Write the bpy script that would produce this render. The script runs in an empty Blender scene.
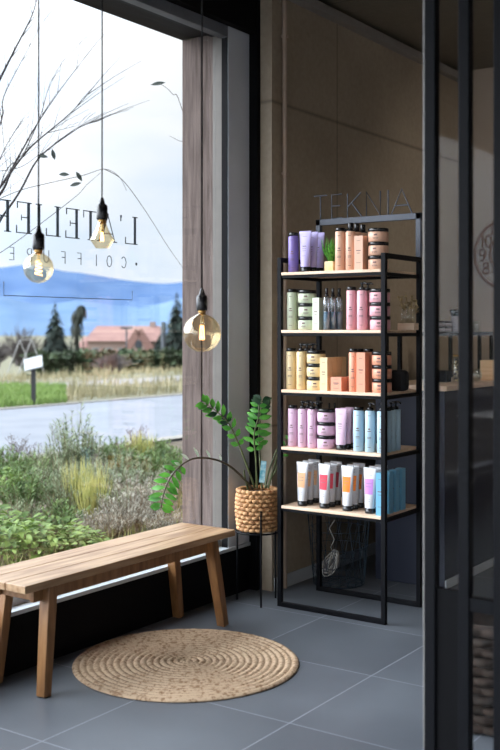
import bpy, math, random
from mathutils import Vector, Matrix
random.seed(7)
PI = math.pi
C = bpy.context.scene.collection
R = math.radians

# ------------------------------------------------------------------ measuring helpers
YAW = R(34.64)
CS, SN = math.cos(YAW), math.sin(YAW)
EYE = 1.5
F = 1042.0
HOR = 330.0
def at(px, py, d):
    """world point seen at a pixel, d metres deep"""
    cx = (px-250)/F*d
    return Vector((CS*cx-SN*d, SN*cx+CS*d, EYE-(py-HOR)/F*d))
def on_ground(px, py, h=0.0):
    return at(px, py, F*(EYE-h)/(py-HOR))
def on_y(px, Y):
    u = (px-250)/F
    d = Y/(SN*u+CS)
    return d*(CS*u-SN)
def on_x(px, X):
    u = (px-250)/F
    d = X/(CS*u-SN)
    return d*(SN*u+CS)

# ------------------------------------------------------------------ materials
def lin(c):
    c = c/255
    return c/12.92 if c <= .04045 else ((c+.055)/1.055)**2.4
def rgb(r, g, b): return (lin(r), lin(g), lin(b), 1)
MATS = {}
def mat(name, col, rough=.5, metal=0, var=.12, scale=12, bump=0, col2=None, stretch=(1,1,1), spec=.5, emis=None, es=0, transl=0, lo=.35, hi=.65, detail=4):
    if name in MATS: return MATS[name]
    m = bpy.data.materials.new(name); m.use_nodes = True
    nt = m.node_tree; N = nt.nodes; L = nt.links
    b = N['Principled BSDF']
    b.inputs['Roughness'].default_value = rough
    b.inputs['Metallic'].default_value = metal
    b.inputs['Specular IOR Level'].default_value = spec
    tc = N.new('ShaderNodeTexCoord'); mp = N.new('ShaderNodeMapping'); mp.inputs['Scale'].default_value = stretch
    L.new(tc.outputs['Object'], mp.inputs[0])
    nz = N.new('ShaderNodeTexNoise'); nz.inputs['Scale'].default_value = scale; nz.inputs['Detail'].default_value = detail
    L.new(mp.outputs[0], nz.inputs['Vector'])
    rp = N.new('ShaderNodeValToRGB')
    c2 = col2 if col2 else tuple(max(0, x*(1-var)) for x in col[:3])+(1,)
    rp.color_ramp.elements[0].position = lo; rp.color_ramp.elements[1].position = hi
    rp.color_ramp.elements[0].color = c2; rp.color_ramp.elements[1].color = col
    L.new(nz.outputs[0], rp.inputs[0]); L.new(rp.outputs[0], b.inputs['Base Color'])
    if bump:
        bp = N.new('ShaderNodeBump'); bp.inputs['Strength'].default_value = bump; bp.inputs['Distance'].default_value = .01
        L.new(nz.outputs[0], bp.inputs['Height']); L.new(bp.outputs[0], b.inputs['Normal'])
    if emis:
        b.inputs['Emission Color'].default_value = emis; b.inputs['Emission Strength'].default_value = es
    if transl:
        tr = N.new('ShaderNodeBsdfTranslucent'); mx = N.new('ShaderNodeMixShader'); mx.inputs[0].default_value = transl
        L.new(rp.outputs[0], tr.inputs[0]); L.new(b.outputs[0], mx.inputs[1]); L.new(tr.outputs[0], mx.inputs[2])
        L.new(mx.outputs[0], N['Material Output'].inputs[0])
    MATS[name] = m
    return m
def glass(name, tint, refl=.08, edge=.5, rough=0, gcol=(1,1,1,1)):
    m = bpy.data.materials.new(name); m.use_nodes = True
    nt = m.node_tree; N = nt.nodes; L = nt.links
    N.remove(N['Principled BSDF'])
    t = N.new('ShaderNodeBsdfTransparent'); t.inputs[0].default_value = tint
    g = N.new('ShaderNodeBsdfGlossy'); g.inputs['Roughness'].default_value = rough; g.inputs[0].default_value = gcol
    lw = N.new('ShaderNodeLayerWeight'); lw.inputs[0].default_value = .25
    mr = N.new('ShaderNodeMapRange'); mr.inputs[3].default_value = refl; mr.inputs[4].default_value = edge
    L.new(lw.outputs['Facing'], mr.inputs[0])
    mx = N.new('ShaderNodeMixShader'); L.new(mr.outputs[0], mx.inputs[0])
    L.new(t.outputs[0], mx.inputs[1]); L.new(g.outputs[0], mx.inputs[2]); L.new(mx.outputs[0], N['Material Output'].inputs[0])
    return m

# ------------------------------------------------------------------ mesh builder
class MB:
    def __init__(s): s.v=[]; s.f=[]; s.m=[]; s.s=[]
    def add(s, vs, fs, mi=0, sm=False):
        o = len(s.v); s.v += [tuple(v) for v in vs]
        for f in fs: s.f.append(tuple(i+o for i in f)); s.m.append(mi); s.s.append(sm)
        return s
    def box(s, x0,x1,y0,y1,z0,z1, mi=0):
        v = [(x0,y0,z0),(x1,y0,z0),(x1,y1,z0),(x0,y1,z0),(x0,y0,z1),(x1,y0,z1),(x1,y1,z1),(x0,y1,z1)]
        return s.add(v, [(0,3,2,1),(4,5,6,7),(0,1,5,4),(1,2,6,5),(2,3,7,6),(3,0,4,7)], mi)
    def bar(s, a, b, w, h, mi=0, up=(0,0,1), w2=None, h2=None):
        a, b = Vector(a), Vector(b); d = (b-a).normalized(); u = Vector(up)
        if abs(d.dot(u)) > .98: u = Vector((0,1,0))
        r = d.cross(u).normalized(); u = r.cross(d)
        w2 = w2 or w; h2 = h2 or h
        v = []
        for p, W, H in ((a,w,h),(b,w2,h2)):
            for i, j in ((-1,-1),(1,-1),(1,1),(-1,1)): v.append(p+r*i*W/2+u*j*H/2)
        return s.add(v, [(3,2,1,0),(4,5,6,7),(0,1,5,4),(1,2,6,5),(2,3,7,6),(3,0,4,7)], mi)
    def tube(s, pts, r, seg=8, mi=0, closed=False):
        pts = [Vector(p) for p in pts]; n = len(pts)
        rs = r if isinstance(r, (list,tuple)) else [r]*n
        v = []; prev = None
        for i, p in enumerate(pts):
            if closed: d = pts[(i+1)%n]-pts[i-1]
            else: d = pts[min(i+1,n-1)]-pts[max(i-1,0)]
            d.normalize()
            if prev is None:
                u = Vector((0,0,1)) if abs(d.z) < .9 else Vector((1,0,0))
                prev = (u-d*u.dot(d)).normalized()
            else:
                prev = prev-d*prev.dot(d)
                prev = prev.normalized() if prev.length > 1e-6 else d.orthogonal().normalized()
            q = d.cross(prev)
            for k in range(seg):
                a = 2*PI*k/seg; v.append(p+(prev*math.cos(a)+q*math.sin(a))*rs[i])
        f = []
        for i in range(n if closed else n-1):
            j = (i+1)%n
            for k in range(seg):
                l = (k+1)%seg; f.append((i*seg+k, i*seg+l, j*seg+l, j*seg+k))
        s.add(v, f, mi, True)
        if not closed:
            s.add(v[:seg], [tuple(reversed(range(seg)))], mi); s.add(v[-seg:], [tuple(range(seg))], mi)
        return s
    def lathe(s, prof, seg=24, c=(0,0,0), mi=0, sm=True, sx=1, sy=1):
        """prof: (radius, z) pairs"""
        v = []
        for r, z in prof:
            for k in range(seg):
                a = 2*PI*k/seg; v.append((c[0]+r*math.cos(a)*sx, c[1]+r*math.sin(a)*sy, c[2]+z))
        f = []
        for i in range(len(prof)-1):
            for k in range(seg):
                l = (k+1)%seg; f.append((i*seg+k, i*seg+l, (i+1)*seg+l, (i+1)*seg+k))
        return s.add(v, f, mi, sm)
    def can(s, r, z0, z1, seg=24, c=(0,0,0), mi=0, b=.002):
        s.lathe([(0,z0),(r-b,z0),(r,z0+b),(r,z1-b),(r-b,z1),(0,z1)], seg, c, mi, True); return s
    def leaf(s, p, d, n, ln, w, mi=0, bend=.15, k=4):
        p, d, n = Vector(p), Vector(d).normalized(), Vector(n)
        sd = d.cross(n)
        if sd.length < 1e-4: sd = d.orthogonal()
        sd.normalize(); n = sd.cross(d)
        v = []; prof = [.12,.75,1,.72,.05] if k == 4 else [.2,1,.05]
        m = len(prof)-1
        for i, q in enumerate(prof):
            t = i/m; c = p+d*ln*t-n*bend*ln*t*t
            v += [c-sd*w*.5*q+n*w*.12*q, c, c+sd*w*.5*q+n*w*.12*q]
        f = []
        for i in range(m):
            a = i*3; f += [(a,a+1,a+4,a+3),(a+1,a+2,a+5,a+4)]
        return s.add(v, f, mi, True)
    def obj(s, name, mats, parent=None, loc=(0,0,0), rot=(0,0,0), bevel=0, kind=None):
        me = bpy.data.meshes.new(name); me.from_pydata(s.v, [], s.f)
        if not isinstance(mats, (list,tuple)): mats = [mats]
        for m in mats: me.materials.append(m)
        me.polygons.foreach_set('material_index', s.m); me.polygons.foreach_set('use_smooth', s.s); me.update()
        o = bpy.data.objects.new(name, me); C.objects.link(o); o.parent = parent; o.location = loc; o.rotation_euler = rot
        if bevel:
            b = o.modifiers.new('bevel','BEVEL'); b.width = bevel; b.segments = 2; b.limit_method = 'ANGLE'
        if kind: o['kind'] = kind
        return o
def tag(o, label, cat, group=None, kind=None):
    o['label'] = label; o['category'] = cat
    if group: o['group'] = group
    if kind: o['kind'] = kind
    return o
def thing(name, label, cat, loc=(0,0,0), rz=0, group=None):
    o = bpy.data.objects.new(name, None); C.objects.link(o); o.location = loc; o.rotation_euler = (0,0,rz)
    o.empty_display_size = .05
    return tag(o, label, cat, group)
def kids(o): return [c for c in bpy.data.objects if c.parent == o]
def dup(root, loc, label, rz=None, group=None, scale=None):
    def cp(o, par):
        c = o.copy(); C.objects.link(c); c.parent = par
        for k in kids(o): cp(k, c)
        return c
    r = cp(root, None); r.location = loc; r['label'] = label
    if rz is not None: r.rotation_euler = (0,0,rz)
    if group: r['group'] = group
    if scale: r.scale = (scale,)*3
    return r
def struct(o): o['kind'] = 'structure'; return o

# ------------------------------------------------------------------ common materials
BLACK = mat('black_metal', rgb(12,13,18), .5, 0, var=.2, scale=40, spec=.12)
BLACKM = mat('black_matte', rgb(11,11,14), .7, 0, var=.2, spec=.12)
GREY = mat('grey_lacquer', rgb(216,222,232), .45, .1, var=.08, scale=3)
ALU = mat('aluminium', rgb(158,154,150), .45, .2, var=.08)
SILLM = mat('sill_paint', rgb(205,212,220), .35, 0, var=.06, scale=6)
PANE = glass('window_glass', (.97,.985,1,1), .010, .12)
SHELFW = mat('shelf_wood', rgb(238,212,188), .5, 0, scale=6, stretch=(1,14,14), col2=rgb(222,190,160))
BLCAP = mat('black_plastic', rgb(17,17,20), .25, 0, var=.1)

def concrete(name, c1, c2, seams):
    m = bpy.data.materials.new(name); m.use_nodes = True
    N = m.node_tree.nodes; L = m.node_tree.links; b = N['Principled BSDF']; b.inputs['Roughness'].default_value = .75
    g = N.new('ShaderNodeNewGeometry')
    n1 = N.new('ShaderNodeTexNoise'); n1.inputs['Scale'].default_value = 1.3; n1.inputs['Detail'].default_value = 8
    n2 = N.new('ShaderNodeTexNoise'); n2.inputs['Scale'].default_value = 30; n2.inputs['Detail'].default_value = 5
    L.new(g.outputs['Position'], n1.inputs['Vector']); L.new(g.outputs['Position'], n2.inputs['Vector'])
    rp = N.new('ShaderNodeValToRGB'); rp.color_ramp.elements[0].position=.32; rp.color_ramp.elements[1].position=.68
    rp.color_ramp.elements[0].color=c1; rp.color_ramp.elements[1].color=c2
    ad = N.new('ShaderNodeMath'); ad.operation='MULTIPLY_ADD'; ad.inputs[1].default_value=.35; L.new(n2.outputs[0], ad.inputs[0])
    mu = N.new('ShaderNodeMath'); mu.operation='MULTIPLY'; mu.inputs[1].default_value=.65; L.new(n1.outputs[0], mu.inputs[0]); L.new(mu.outputs[0], ad.inputs[2])
    L.new(ad.outputs[0], rp.inputs[0]); cur = rp.outputs[0]
    sp = N.new('ShaderNodeSeparateXYZ'); L.new(g.outputs['Position'], sp.inputs[0])
    for ax, val, w in seams:
        su = N.new('ShaderNodeMath'); su.operation='SUBTRACT'; su.inputs[1].default_value=val; L.new(sp.outputs[ax], su.inputs[0])
        ab = N.new('ShaderNodeMath'); ab.operation='ABSOLUTE'; L.new(su.outputs[0], ab.inputs[0])
        mr = N.new('ShaderNodeMapRange'); mr.inputs[1].default_value=0; mr.inputs[2].default_value=w; mr.inputs[3].default_value=.5; mr.inputs[4].default_value=0
        L.new(ab.outputs[0], mr.inputs[0])
        mx = N.new('ShaderNodeMix'); mx.data_type='RGBA'; L.new(mr.outputs[0], mx.inputs[0]); L.new(cur, mx.inputs[6]); mx.inputs[7].default_value=(.02,.018,.015,1)
        cur = mx.outputs[2]
    L.new(cur, b.inputs['Base Color'])
    bp = N.new('ShaderNodeBump'); bp.inputs['Strength'].default_value=.25; bp.inputs['Distance'].default_value=.004
    L.new(n2.outputs[0], bp.inputs['Height']); L.new(bp.outputs[0], b.inputs['Normal'])
    return m
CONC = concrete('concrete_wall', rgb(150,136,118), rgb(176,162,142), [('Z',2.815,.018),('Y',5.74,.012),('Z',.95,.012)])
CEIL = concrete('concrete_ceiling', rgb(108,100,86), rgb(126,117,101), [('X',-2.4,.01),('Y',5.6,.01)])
BEIGE = mat('plaster_beige', rgb(178,164,150), .8, scale=2, var=.08)

def tile_mat():
    m = bpy.data.materials.new('grey_floor_tiles'); m.use_nodes = True
    N = m.node_tree.nodes; L = m.node_tree.links; b = N['Principled BSDF']
    g = N.new('ShaderNodeNewGeometry'); sp = N.new('ShaderNodeSeparateXYZ'); L.new(g.outputs['Position'], sp.inputs[0])
    def edge(ax, off, size):
        a = N.new('ShaderNodeMath'); a.operation='ADD'; a.inputs[1].default_value = -off+size*40; L.new(sp.outputs[ax], a.inputs[0])
        d = N.new('ShaderNodeMath'); d.operation='DIVIDE'; d.inputs[1].default_value = size; L.new(a.outputs[0], d.inputs[0])
        f = N.new('ShaderNodeMath'); f.operation='FRACT'; L.new(d.outputs[0], f.inputs[0])
        p = N.new('ShaderNodeMath'); p.operation='PINGPONG'; p.inputs[1].default_value=.5; L.new(f.outputs[0], p.inputs[0])
        k = N.new('ShaderNodeMath'); k.operation='MULTIPLY'; k.inputs[1].default_value=size; L.new(p.outputs[0], k.inputs[0])
        fl = N.new('ShaderNodeMath'); fl.operation='FLOOR'; L.new(d.outputs[0], fl.inputs[0])
        return k.outputs[0], fl.outputs[0]
    ex, fx = edge('X', -2.137, .648); ey, fy = edge('Y', 4.02, .662)
    mn = N.new('ShaderNodeMath'); mn.operation='MINIMUM'; L.new(ex, mn.inputs[0]); L.new(ey, mn.inputs[1])
    lt = N.new('ShaderNodeMapRange'); lt.inputs[1].default_value=.0018; lt.inputs[2].default_value=.0035; lt.inputs[3].default_value=1; lt.inputs[4].default_value=0
    L.new(mn.outputs[0], lt.inputs[0])
    nz = N.new('ShaderNodeTexNoise'); nz.inputs['Scale'].default_value=2.2; nz.inputs['Detail'].default_value=8; L.new(g.outputs['Position'], nz.inputs['Vector'])
    rp = N.new('ShaderNodeValToRGB'); rp.color_ramp.elements[0].position=.3; rp.color_ramp.elements[1].position=.7
    rp.color_ramp.elements[0].color=rgb(86,91,99); rp.color_ramp.elements[1].color=rgb(100,106,114)
    L.new(nz.outputs[0], rp.inputs[0])
    cb = N.new('ShaderNodeCombineXYZ'); L.new(fx, cb.inputs[0]); L.new(fy, cb.inputs[1])
    wn = N.new('ShaderNodeTexWhiteNoise'); L.new(cb.outputs[0], wn.inputs['Vector'])
    hv = N.new('ShaderNodeMapRange'); hv.inputs[3].default_value=.92; hv.inputs[4].default_value=1.06; L.new(wn.outputs[0], hv.inputs[0])
    hs = N.new('ShaderNodeHueSaturation'); L.new(hv.outputs[0], hs.inputs['Value']); L.new(rp.outputs[0], hs.inputs['Color'])
    mx = N.new('ShaderNodeMix'); mx.data_type='RGBA'; L.new(lt.outputs[0], mx.inputs[0]); L.new(hs.outputs[0], mx.inputs[6]); mx.inputs[7].default_value=rgb(142,147,157)
    L.new(mx.outputs[2], b.inputs['Base Color'])
    rr = N.new('ShaderNodeMapRange'); rr.inputs[3].default_value=.36; rr.inputs[4].default_value=.5; L.new(nz.outputs[0], rr.inputs[0]); L.new(rr.outputs[0], b.inputs['Roughness'])
    bp = N.new('ShaderNodeBump'); bp.inputs['Strength'].default_value=.3; bp.inputs['Distance'].default_value=.002; bp.invert=True
    L.new(lt.outputs[0], bp.inputs['Height']); L.new(bp.outputs[0], b.inputs['Normal'])
    return m
TILE = tile_mat()

# ================================================================== ROOM SHELL
XR, YB, YF, HC = 3.2, -4.2, 7.65, 3.52
struct(MB().box(-3.9,XR+.2,YB-.2,YF+.2,-.12,0).obj('floor', TILE))
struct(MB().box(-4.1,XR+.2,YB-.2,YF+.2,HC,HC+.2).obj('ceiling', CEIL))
struct(MB().box(-3.9,-3.295,4.99,YF+.2,0,HC).obj('wall_left', CONC))
struct(MB().box(-3.295,XR,YF,YF+.2,0,HC).obj('wall_back', BEIGE))
wr = MB(); wr.box(XR,XR+.2,3.2,YF+.2,0,HC); wr.box(XR,XR+.2,YB,-3.2,0,HC); wr.box(XR,XR+.2,-.4,3.2,0,HC); wr.box(XR,XR+.2,-3.2,-.4,0,.5); wr.box(XR,XR+.2,-3.2,-.4,2.9,HC)
struct(wr.obj('wall_right', BEIGE))
# low wall under the big window and the bulkhead above it
struct(MB().box(-3.62,-3.43,YB,4.99,0,.255).obj('wall_window', BLACKM, bevel=.002))
struct(MB().box(-3.66,-3.38,YB,4.99,3.21,HC).obj('wall_bulkhead', BLACKM, bevel=.002))
struct(MB().box(-3.288,-3.28,5.0,YF,0,.075).obj('baseboard_left', SILLM))
struct(MB().box(-3.295,XR,YF-.012,YF,0,.075).obj('baseboard_back', SILLM))
struct(MB().box(-3.295,-3.235,4.99,YF,3.435,3.49).obj('trim_1', ALU, bevel=.004))
# window: the shop front, three panes long
w = thing('window_1', None, None); del w['label']; del w['category']; struct(w)
MB().box(-3.72,-3.42,YB,4.96,.255,.275).obj('window_sill', SILLM, w, bevel=.003)
MB().box(-3.55,-3.49,YB,4.75,.275,.315).obj('bottom_rail', ALU, w, bevel=.002)
MB().box(-3.55,-3.49,YB,4.75,3.165,3.21).obj('top_rail', BLACK, w, bevel=.002)
MB().box(-3.49,-3.43,YB,4.748,3.148,3.21).obj('head_trim', mat('head_grey', rgb(110,114,122), .5), w, bevel=.003)
fr = MB(); fr.box(-3.54,-3.475,4.75,4.90,.275,3.21); fr.box(-3.475,-3.47,4.765,4.80,.275,3.21)
fr.obj('jamb', mat('jamb_aluminium', rgb(100,95,90), .6), w, bevel=.003)
MB().box(-3.475,-3.43,4.75,4.965,.275,3.21).obj('jamb_panel', GREY, w, bevel=.003)
MB().box(-3.475,-3.433,4.7485,4.7497,.275,3.148).obj('jamb_seal', BLACKM, w)
for y in (1.6,-1.4):
    MB().box(-3.55,-3.432,y-.04,y+.04,.315,3.148).obj('mullion', BLACK, w, bevel=.003)
for a, b in ((1.64,4.75),(-1.36,1.56),(YB,-1.44)):
    MB().box(-3.523,-3.517,a,b,.315,3.165).obj('pane', PANE, w)
struct(MB().box(-3.43,-3.375,4.955,4.995,0,HC).obj('trim_2', BLACKM, bevel=.002))
# rear glazing behind the viewer, unseen, added to let in fill light
w2 = thing('fill_window_2', None, None); del w2['label']; del w2['category']; struct(w2)
MB().box(-3.3,XR,YB-.02,YB-.01,.1,3.1).obj('pane', PANE, w2)
for x in (-3.3,-1.6,0,1.6,3.15): MB().box(x-.03,x+.03,YB-.05,YB+.03,.0,3.1).obj('mullion', BLACK, w2)
MB().box(-3.43,XR,YB-.06,YB+.04,3.1,HC).obj('head_beam', BLACK, w2)
w3 = thing('fill_window_3', None, None); del w3['label']; del w3['category']; struct(w3)  # unseen right-hand window, added to brighten the grey panel, bench front and rug
MB().box(XR+.08,XR+.09,-3.2,-.4,.5,2.9).obj('pane', PANE, w3)
for y in (-3.17,-1.8,-.43): MB().box(XR+.05,XR+.12,y-.03,y+.03,.5,2.9).obj('mullion', BLACK, w3)
# outside: timber pillar and eaves beam
PWOOD = mat('weathered_timber', rgb(112,99,94), .85, scale=5, stretch=(9,9,.7), col2=rgb(84,73,69), spec=.2, bump=.3)
pl = MB()
pl.box(-3.80,-3.66,4.80,5.15,-.1,3.2); pl.box(-3.655,-3.575,4.803,5.15,-.1,3.2)
struct(pl.obj('wall_timber_pillar', PWOOD, bevel=.004))
struct(MB().box(-3.82,-3.56,YB,5.3,3.205,3.52).obj('trim_3', mat('eaves_timber', rgb(48,43,42), .8, scale=5, stretch=(9,.7,9), col2=rgb(34,31,31), spec=.2), bevel=.004))
# conduit pipe on the concrete
cp = MB(); cp.tube([(-3.278,5.10,0),(-3.278,5.10,3.44)], .014, 12)
for z in (.6,1.5,2.4,3.2): cp.box(-3.295,-3.262,5.083,5.117,z,z+.015)
tag(cp.obj('conduit_pipe', mat('pale_pipe', rgb(176,156,140), .5)), 'pale vertical conduit pipe clipped to the concrete wall beside the product rack', 'pipe')

# ================================================================== WINDOW LETTERING
INK = mat('window_vinyl', rgb(120,128,136), .6, var=.05, transl=.5)
root = thing('shop_name_lettering', 'dark shop name lettering on the window glass, reversed from inside', 'lettering', (-3.5145,0,0))
def lbar(mb, y, s0, s1, z0, z1):   # box in the glass plane, s runs towards -y
    mb.box(-.001,.001, y-s1, y-s0, z0, z1)
ZB, ZT = 1.936, 2.078; HL = .0045
def stem(mb, y): lbar(mb, y, -.0085, .0085, ZB, ZT); lbar(mb, y, -.020,.020, ZB, ZB+HL); lbar(mb, y, -.020,.020, ZT-HL, ZT)
def serif(kind, y):
    mb = MB()
    if kind in 'LEIRT': stem(mb, y)
    if kind in 'LE': lbar(mb, y, 0,.075, ZB, ZB+HL); lbar(mb, y, .069,.075, ZB, ZB+.035)
    if kind == 'E':
        lbar(mb, y, 0,.07, ZT-HL, ZT); lbar(mb, y, .064,.07, ZT-.03, ZT); lbar(mb, y, 0,.045, 2.006, 2.006+HL); lbar(mb, y, .041,.045, 1.994, 2.02)
    if kind == 'T':
        lbar(mb, y, -.05,.05, ZT-HL, ZT); lbar(mb, y, -.05,-.045, ZT-.035, ZT); lbar(mb, y, .045,.05, ZT-.035, ZT)
    if kind == 'A':
        mb.bar((0,y+.055,ZB),(0,y,ZT),.002,.005, up=(1,0,0)); mb.bar((0,y-.055,ZB),(0,y,ZT),.02,.002, up=(1,0,0))
        lbar(mb, y, -.035,.035, 1.975, 1.975+HL); lbar(mb, y, -.07,-.04, ZB, ZB+HL); lbar(mb, y, .035,.075, ZB, ZB+HL)
    if kind == 'R':
        pts = [(0, y, ZT-.003)]+[(0, y-.035-.03*math.sin(a), 2.04+.035*math.cos(a)) for a in [PI*i/8 for i in range(9)]]+[(0,y,2.005)]
        mb.tube(pts, .003, 6); mb.bar((0,y-.03,2.005),(0,y-.075,ZB),.014,.002, up=(1,0,0))
    if kind == "'":
        lbar(mb, y, -.006,.006, ZT-.012, ZT); lbar(mb, y, -.002,.005, ZT-.03, ZT-.012)
    return mb
for k, y in (('L',4.051),("'",3.945),('A',3.845),('T',3.724),('E',3.628),('L',3.502),('I',3.383),('E',3.319),('R',3.194)):
    serif(k, y).obj('letter', INK, root)
GL = {  # stroke letters: polylines in a box 1 high
 'C': [[(.62,.82),(.5,.95),(.33,1),(.14,.88),(.02,.5),(.14,.12),(.33,0),(.5,.05),(.62,.18)]],
 'O': [[(.35,1),(.14,.88),(.02,.5),(.14,.12),(.35,0),(.56,.12),(.68,.5),(.56,.88),(.35,1)]],
 'I': [[(.1,0),(.1,1)]],
 'F': [[(.1,0),(.1,1),(.55,1)],[(.1,.52),(.48,.52)]],
 'U': [[(.08,1),(.08,.3),(.2,.05),(.36,0),(.52,.05),(.64,.3),(.64,1)]],
 'R': [[(.1,0),(.1,1),(.4,1),(.55,.9),(.58,.75),(.5,.58),(.36,.5),(.1,.5)],[(.36,.5),(.6,0)]],
 'E': [[(.55,1),(.1,1),(.1,0),(.56,0)],[(.1,.52),(.48,.52)]],
 'T': [[(0,1),(.62,1)],[(.31,1),(.31,0)]],
 'K': [[(.08,0),(.08,1)],[(.58,1),(.08,.42)],[(.24,.6),(.62,0)]],
 'N': [[(.08,0),(.08,1),(.62,0),(.62,1)]],
 'A': [[(0,0),(.34,1),(.68,0)],[(.12,.34),(.56,.34)]],
 '0': [[(.3,1),(.1,.85),(.02,.5),(.1,.15),(.3,0),(.5,.15),(.58,.5),(.5,.85),(.3,1)]],
 '1': [[(.1,.8),(.3,1),(.3,0)]],
 '2': [[(.05,.8),(.15,.95),(.3,1),(.48,.92),(.54,.75),(.45,.5),(.05,0),(.58,0)]],
 '3': [[(.05,.9),(.3,1),(.5,.88),(.5,.65),(.28,.53),(.52,.4),(.54,.15),(.3,0),(.03,.1)]],
 '4': [[(.42,0),(.42,1),(.02,.3),(.6,.3)]],
 '5': [[(.52,1),(.12,1),(.08,.55),(.35,.62),(.55,.45),(.52,.15),(.3,0),(.04,.08)]],
 '6': [[(.48,.95),(.3,1),(.1,.75),(.03,.35),(.12,.07),(.3,0),(.5,.1),(.55,.32),(.45,.52),(.28,.56),(.06,.4)]],
 '7': [[(.03,1),(.56,1),(.2,0)]],
 '8': [[(.3,.54),(.1,.68),(.1,.88),(.3,1),(.5,.88),(.5,.68),(.3,.54),(.06,.36),(.06,.12),(.3,0),(.54,.12),(.54,.36),(.3,.54)]],
 '9': [[(.52,.6),(.3,.44),(.1,.5),(.03,.7),(.1,.92),(.3,1),(.5,.92),(.56,.65),(.48,.25),(.3,0),(.12,.05)]],
}
def glyph(mb, ch, f, size, r, seg=5):
    for pl_ in GL[ch]: mb.tube([f(a*size, b*size) for a, b in pl_], r, seg)
for i, ch in enumerate('COIFFURE'):
    y = 3.985-.107*i; mb = MB(); glyph(mb, ch, lambda a,b: (0, y-a, 1.813+b), .056, .0022); mb.obj('small_letter', INK, root)
mb = MB(); mb.lathe([(0,-.008),(.006,-.006),(.008,0),(.006,.006),(0,.008)], 10, (0,4.062,1.838), sx=.15); mb.obj('dot', INK, root)
mb = MB(); mb.tube([(0,3.172,1.715),(0,3.172,1.653),(0,4.03,1.653),(0,4.03,1.70)], .0018, 5); mb.obj('bracket_line', INK, root)

# ================================================================== BENCH
OAK = mat('bench_wood', rgb(182,150,116), .38, scale=3.5, stretch=(10,.9,10), col2=rgb(142,108,76), bump=.12)
OAKL = mat('bench_leg_wood', rgb(150,108,68), .45, scale=3.5, stretch=(10,10,.9), col2=rgb(116,78,44), bump=.12)
b = thing('wooden_bench', 'oiled wooden bench with splayed legs standing in front of the window', 'bench', (-3.265,3.62,0))
for i, (a, c) in enumerate(((-.175,-.0605),(-.0575,.0575),(.0605,.175))):
    MB().box(a,c,-.72,.72,.448,.48).obj('seat_board', OAK, b, bevel=.003)
ap = MB()
ap.box(.095,.118,-.62,.64,.385,.448); ap.box(-.118,-.095,-.62,.64,.385,.448)
ap.box(-.095,.095,-.60,-.575,.385,.448); ap.box(-.095,.095,.575,.60,.385,.448)
ap.obj('apron', OAKL, b, bevel=.002)
for sx in (-1,1):
    for y0, y1 in ((-.59,-.54),(.655,.575)):
        MB().bar((sx*.145,y0,0),(sx*.125,y1,.448),.047,.043,w2=.058,h2=.048, up=(0,1,0)).obj('leg', OAKL, b, bevel=.004)

# ================================================================== RUG
def rug_mat():
    m = mat('jute', rgb(192,166,138), .9, scale=60, stretch=(1,1,1), col2=rgb(148,118,90), bump=.4, lo=.36, hi=.5)
    return m
rg = MB(); prof = [(0,.004)]
n = 17; Rr = .505
for i in range(n):
    r0 = Rr*i/n
    for t in (.12,.3,.5,.7,.88): prof.append((r0+Rr/n*t, .006+.007*math.sin(PI*t)))
    prof.append((r0+Rr/n, .006))
prof += [(Rr+.003,.003),(Rr,.0),(0,.0)]
# slightly ridged braid: modulate the radius a little
seg = 160; v=[]; 
for j,(r,z) in enumerate(prof):
    row = j//6
    for k in range(seg):
        a = 2*PI*k/seg; tw = .0006*math.sin(a*(8+row*7)) if 1 < j < len(prof)-3 else 0
        v.append((r*math.cos(a), r*math.sin(a), max(0, z+(tw if z>.006 else 0))))
f=[]
for i in range(len(prof)-1):
    for k in range(seg):
        l=(k+1)%seg; f.append((i*seg+k,i*seg+l,(i+1)*seg+l,(i+1)*seg+k))
rg.add(v,f,0,True)
tag(rg.obj('round_rug', rug_mat(), loc=(-2.905,3.70,.001)), 'round braided jute rug lying on the grey tiles in front of the bench', 'rug')

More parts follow.
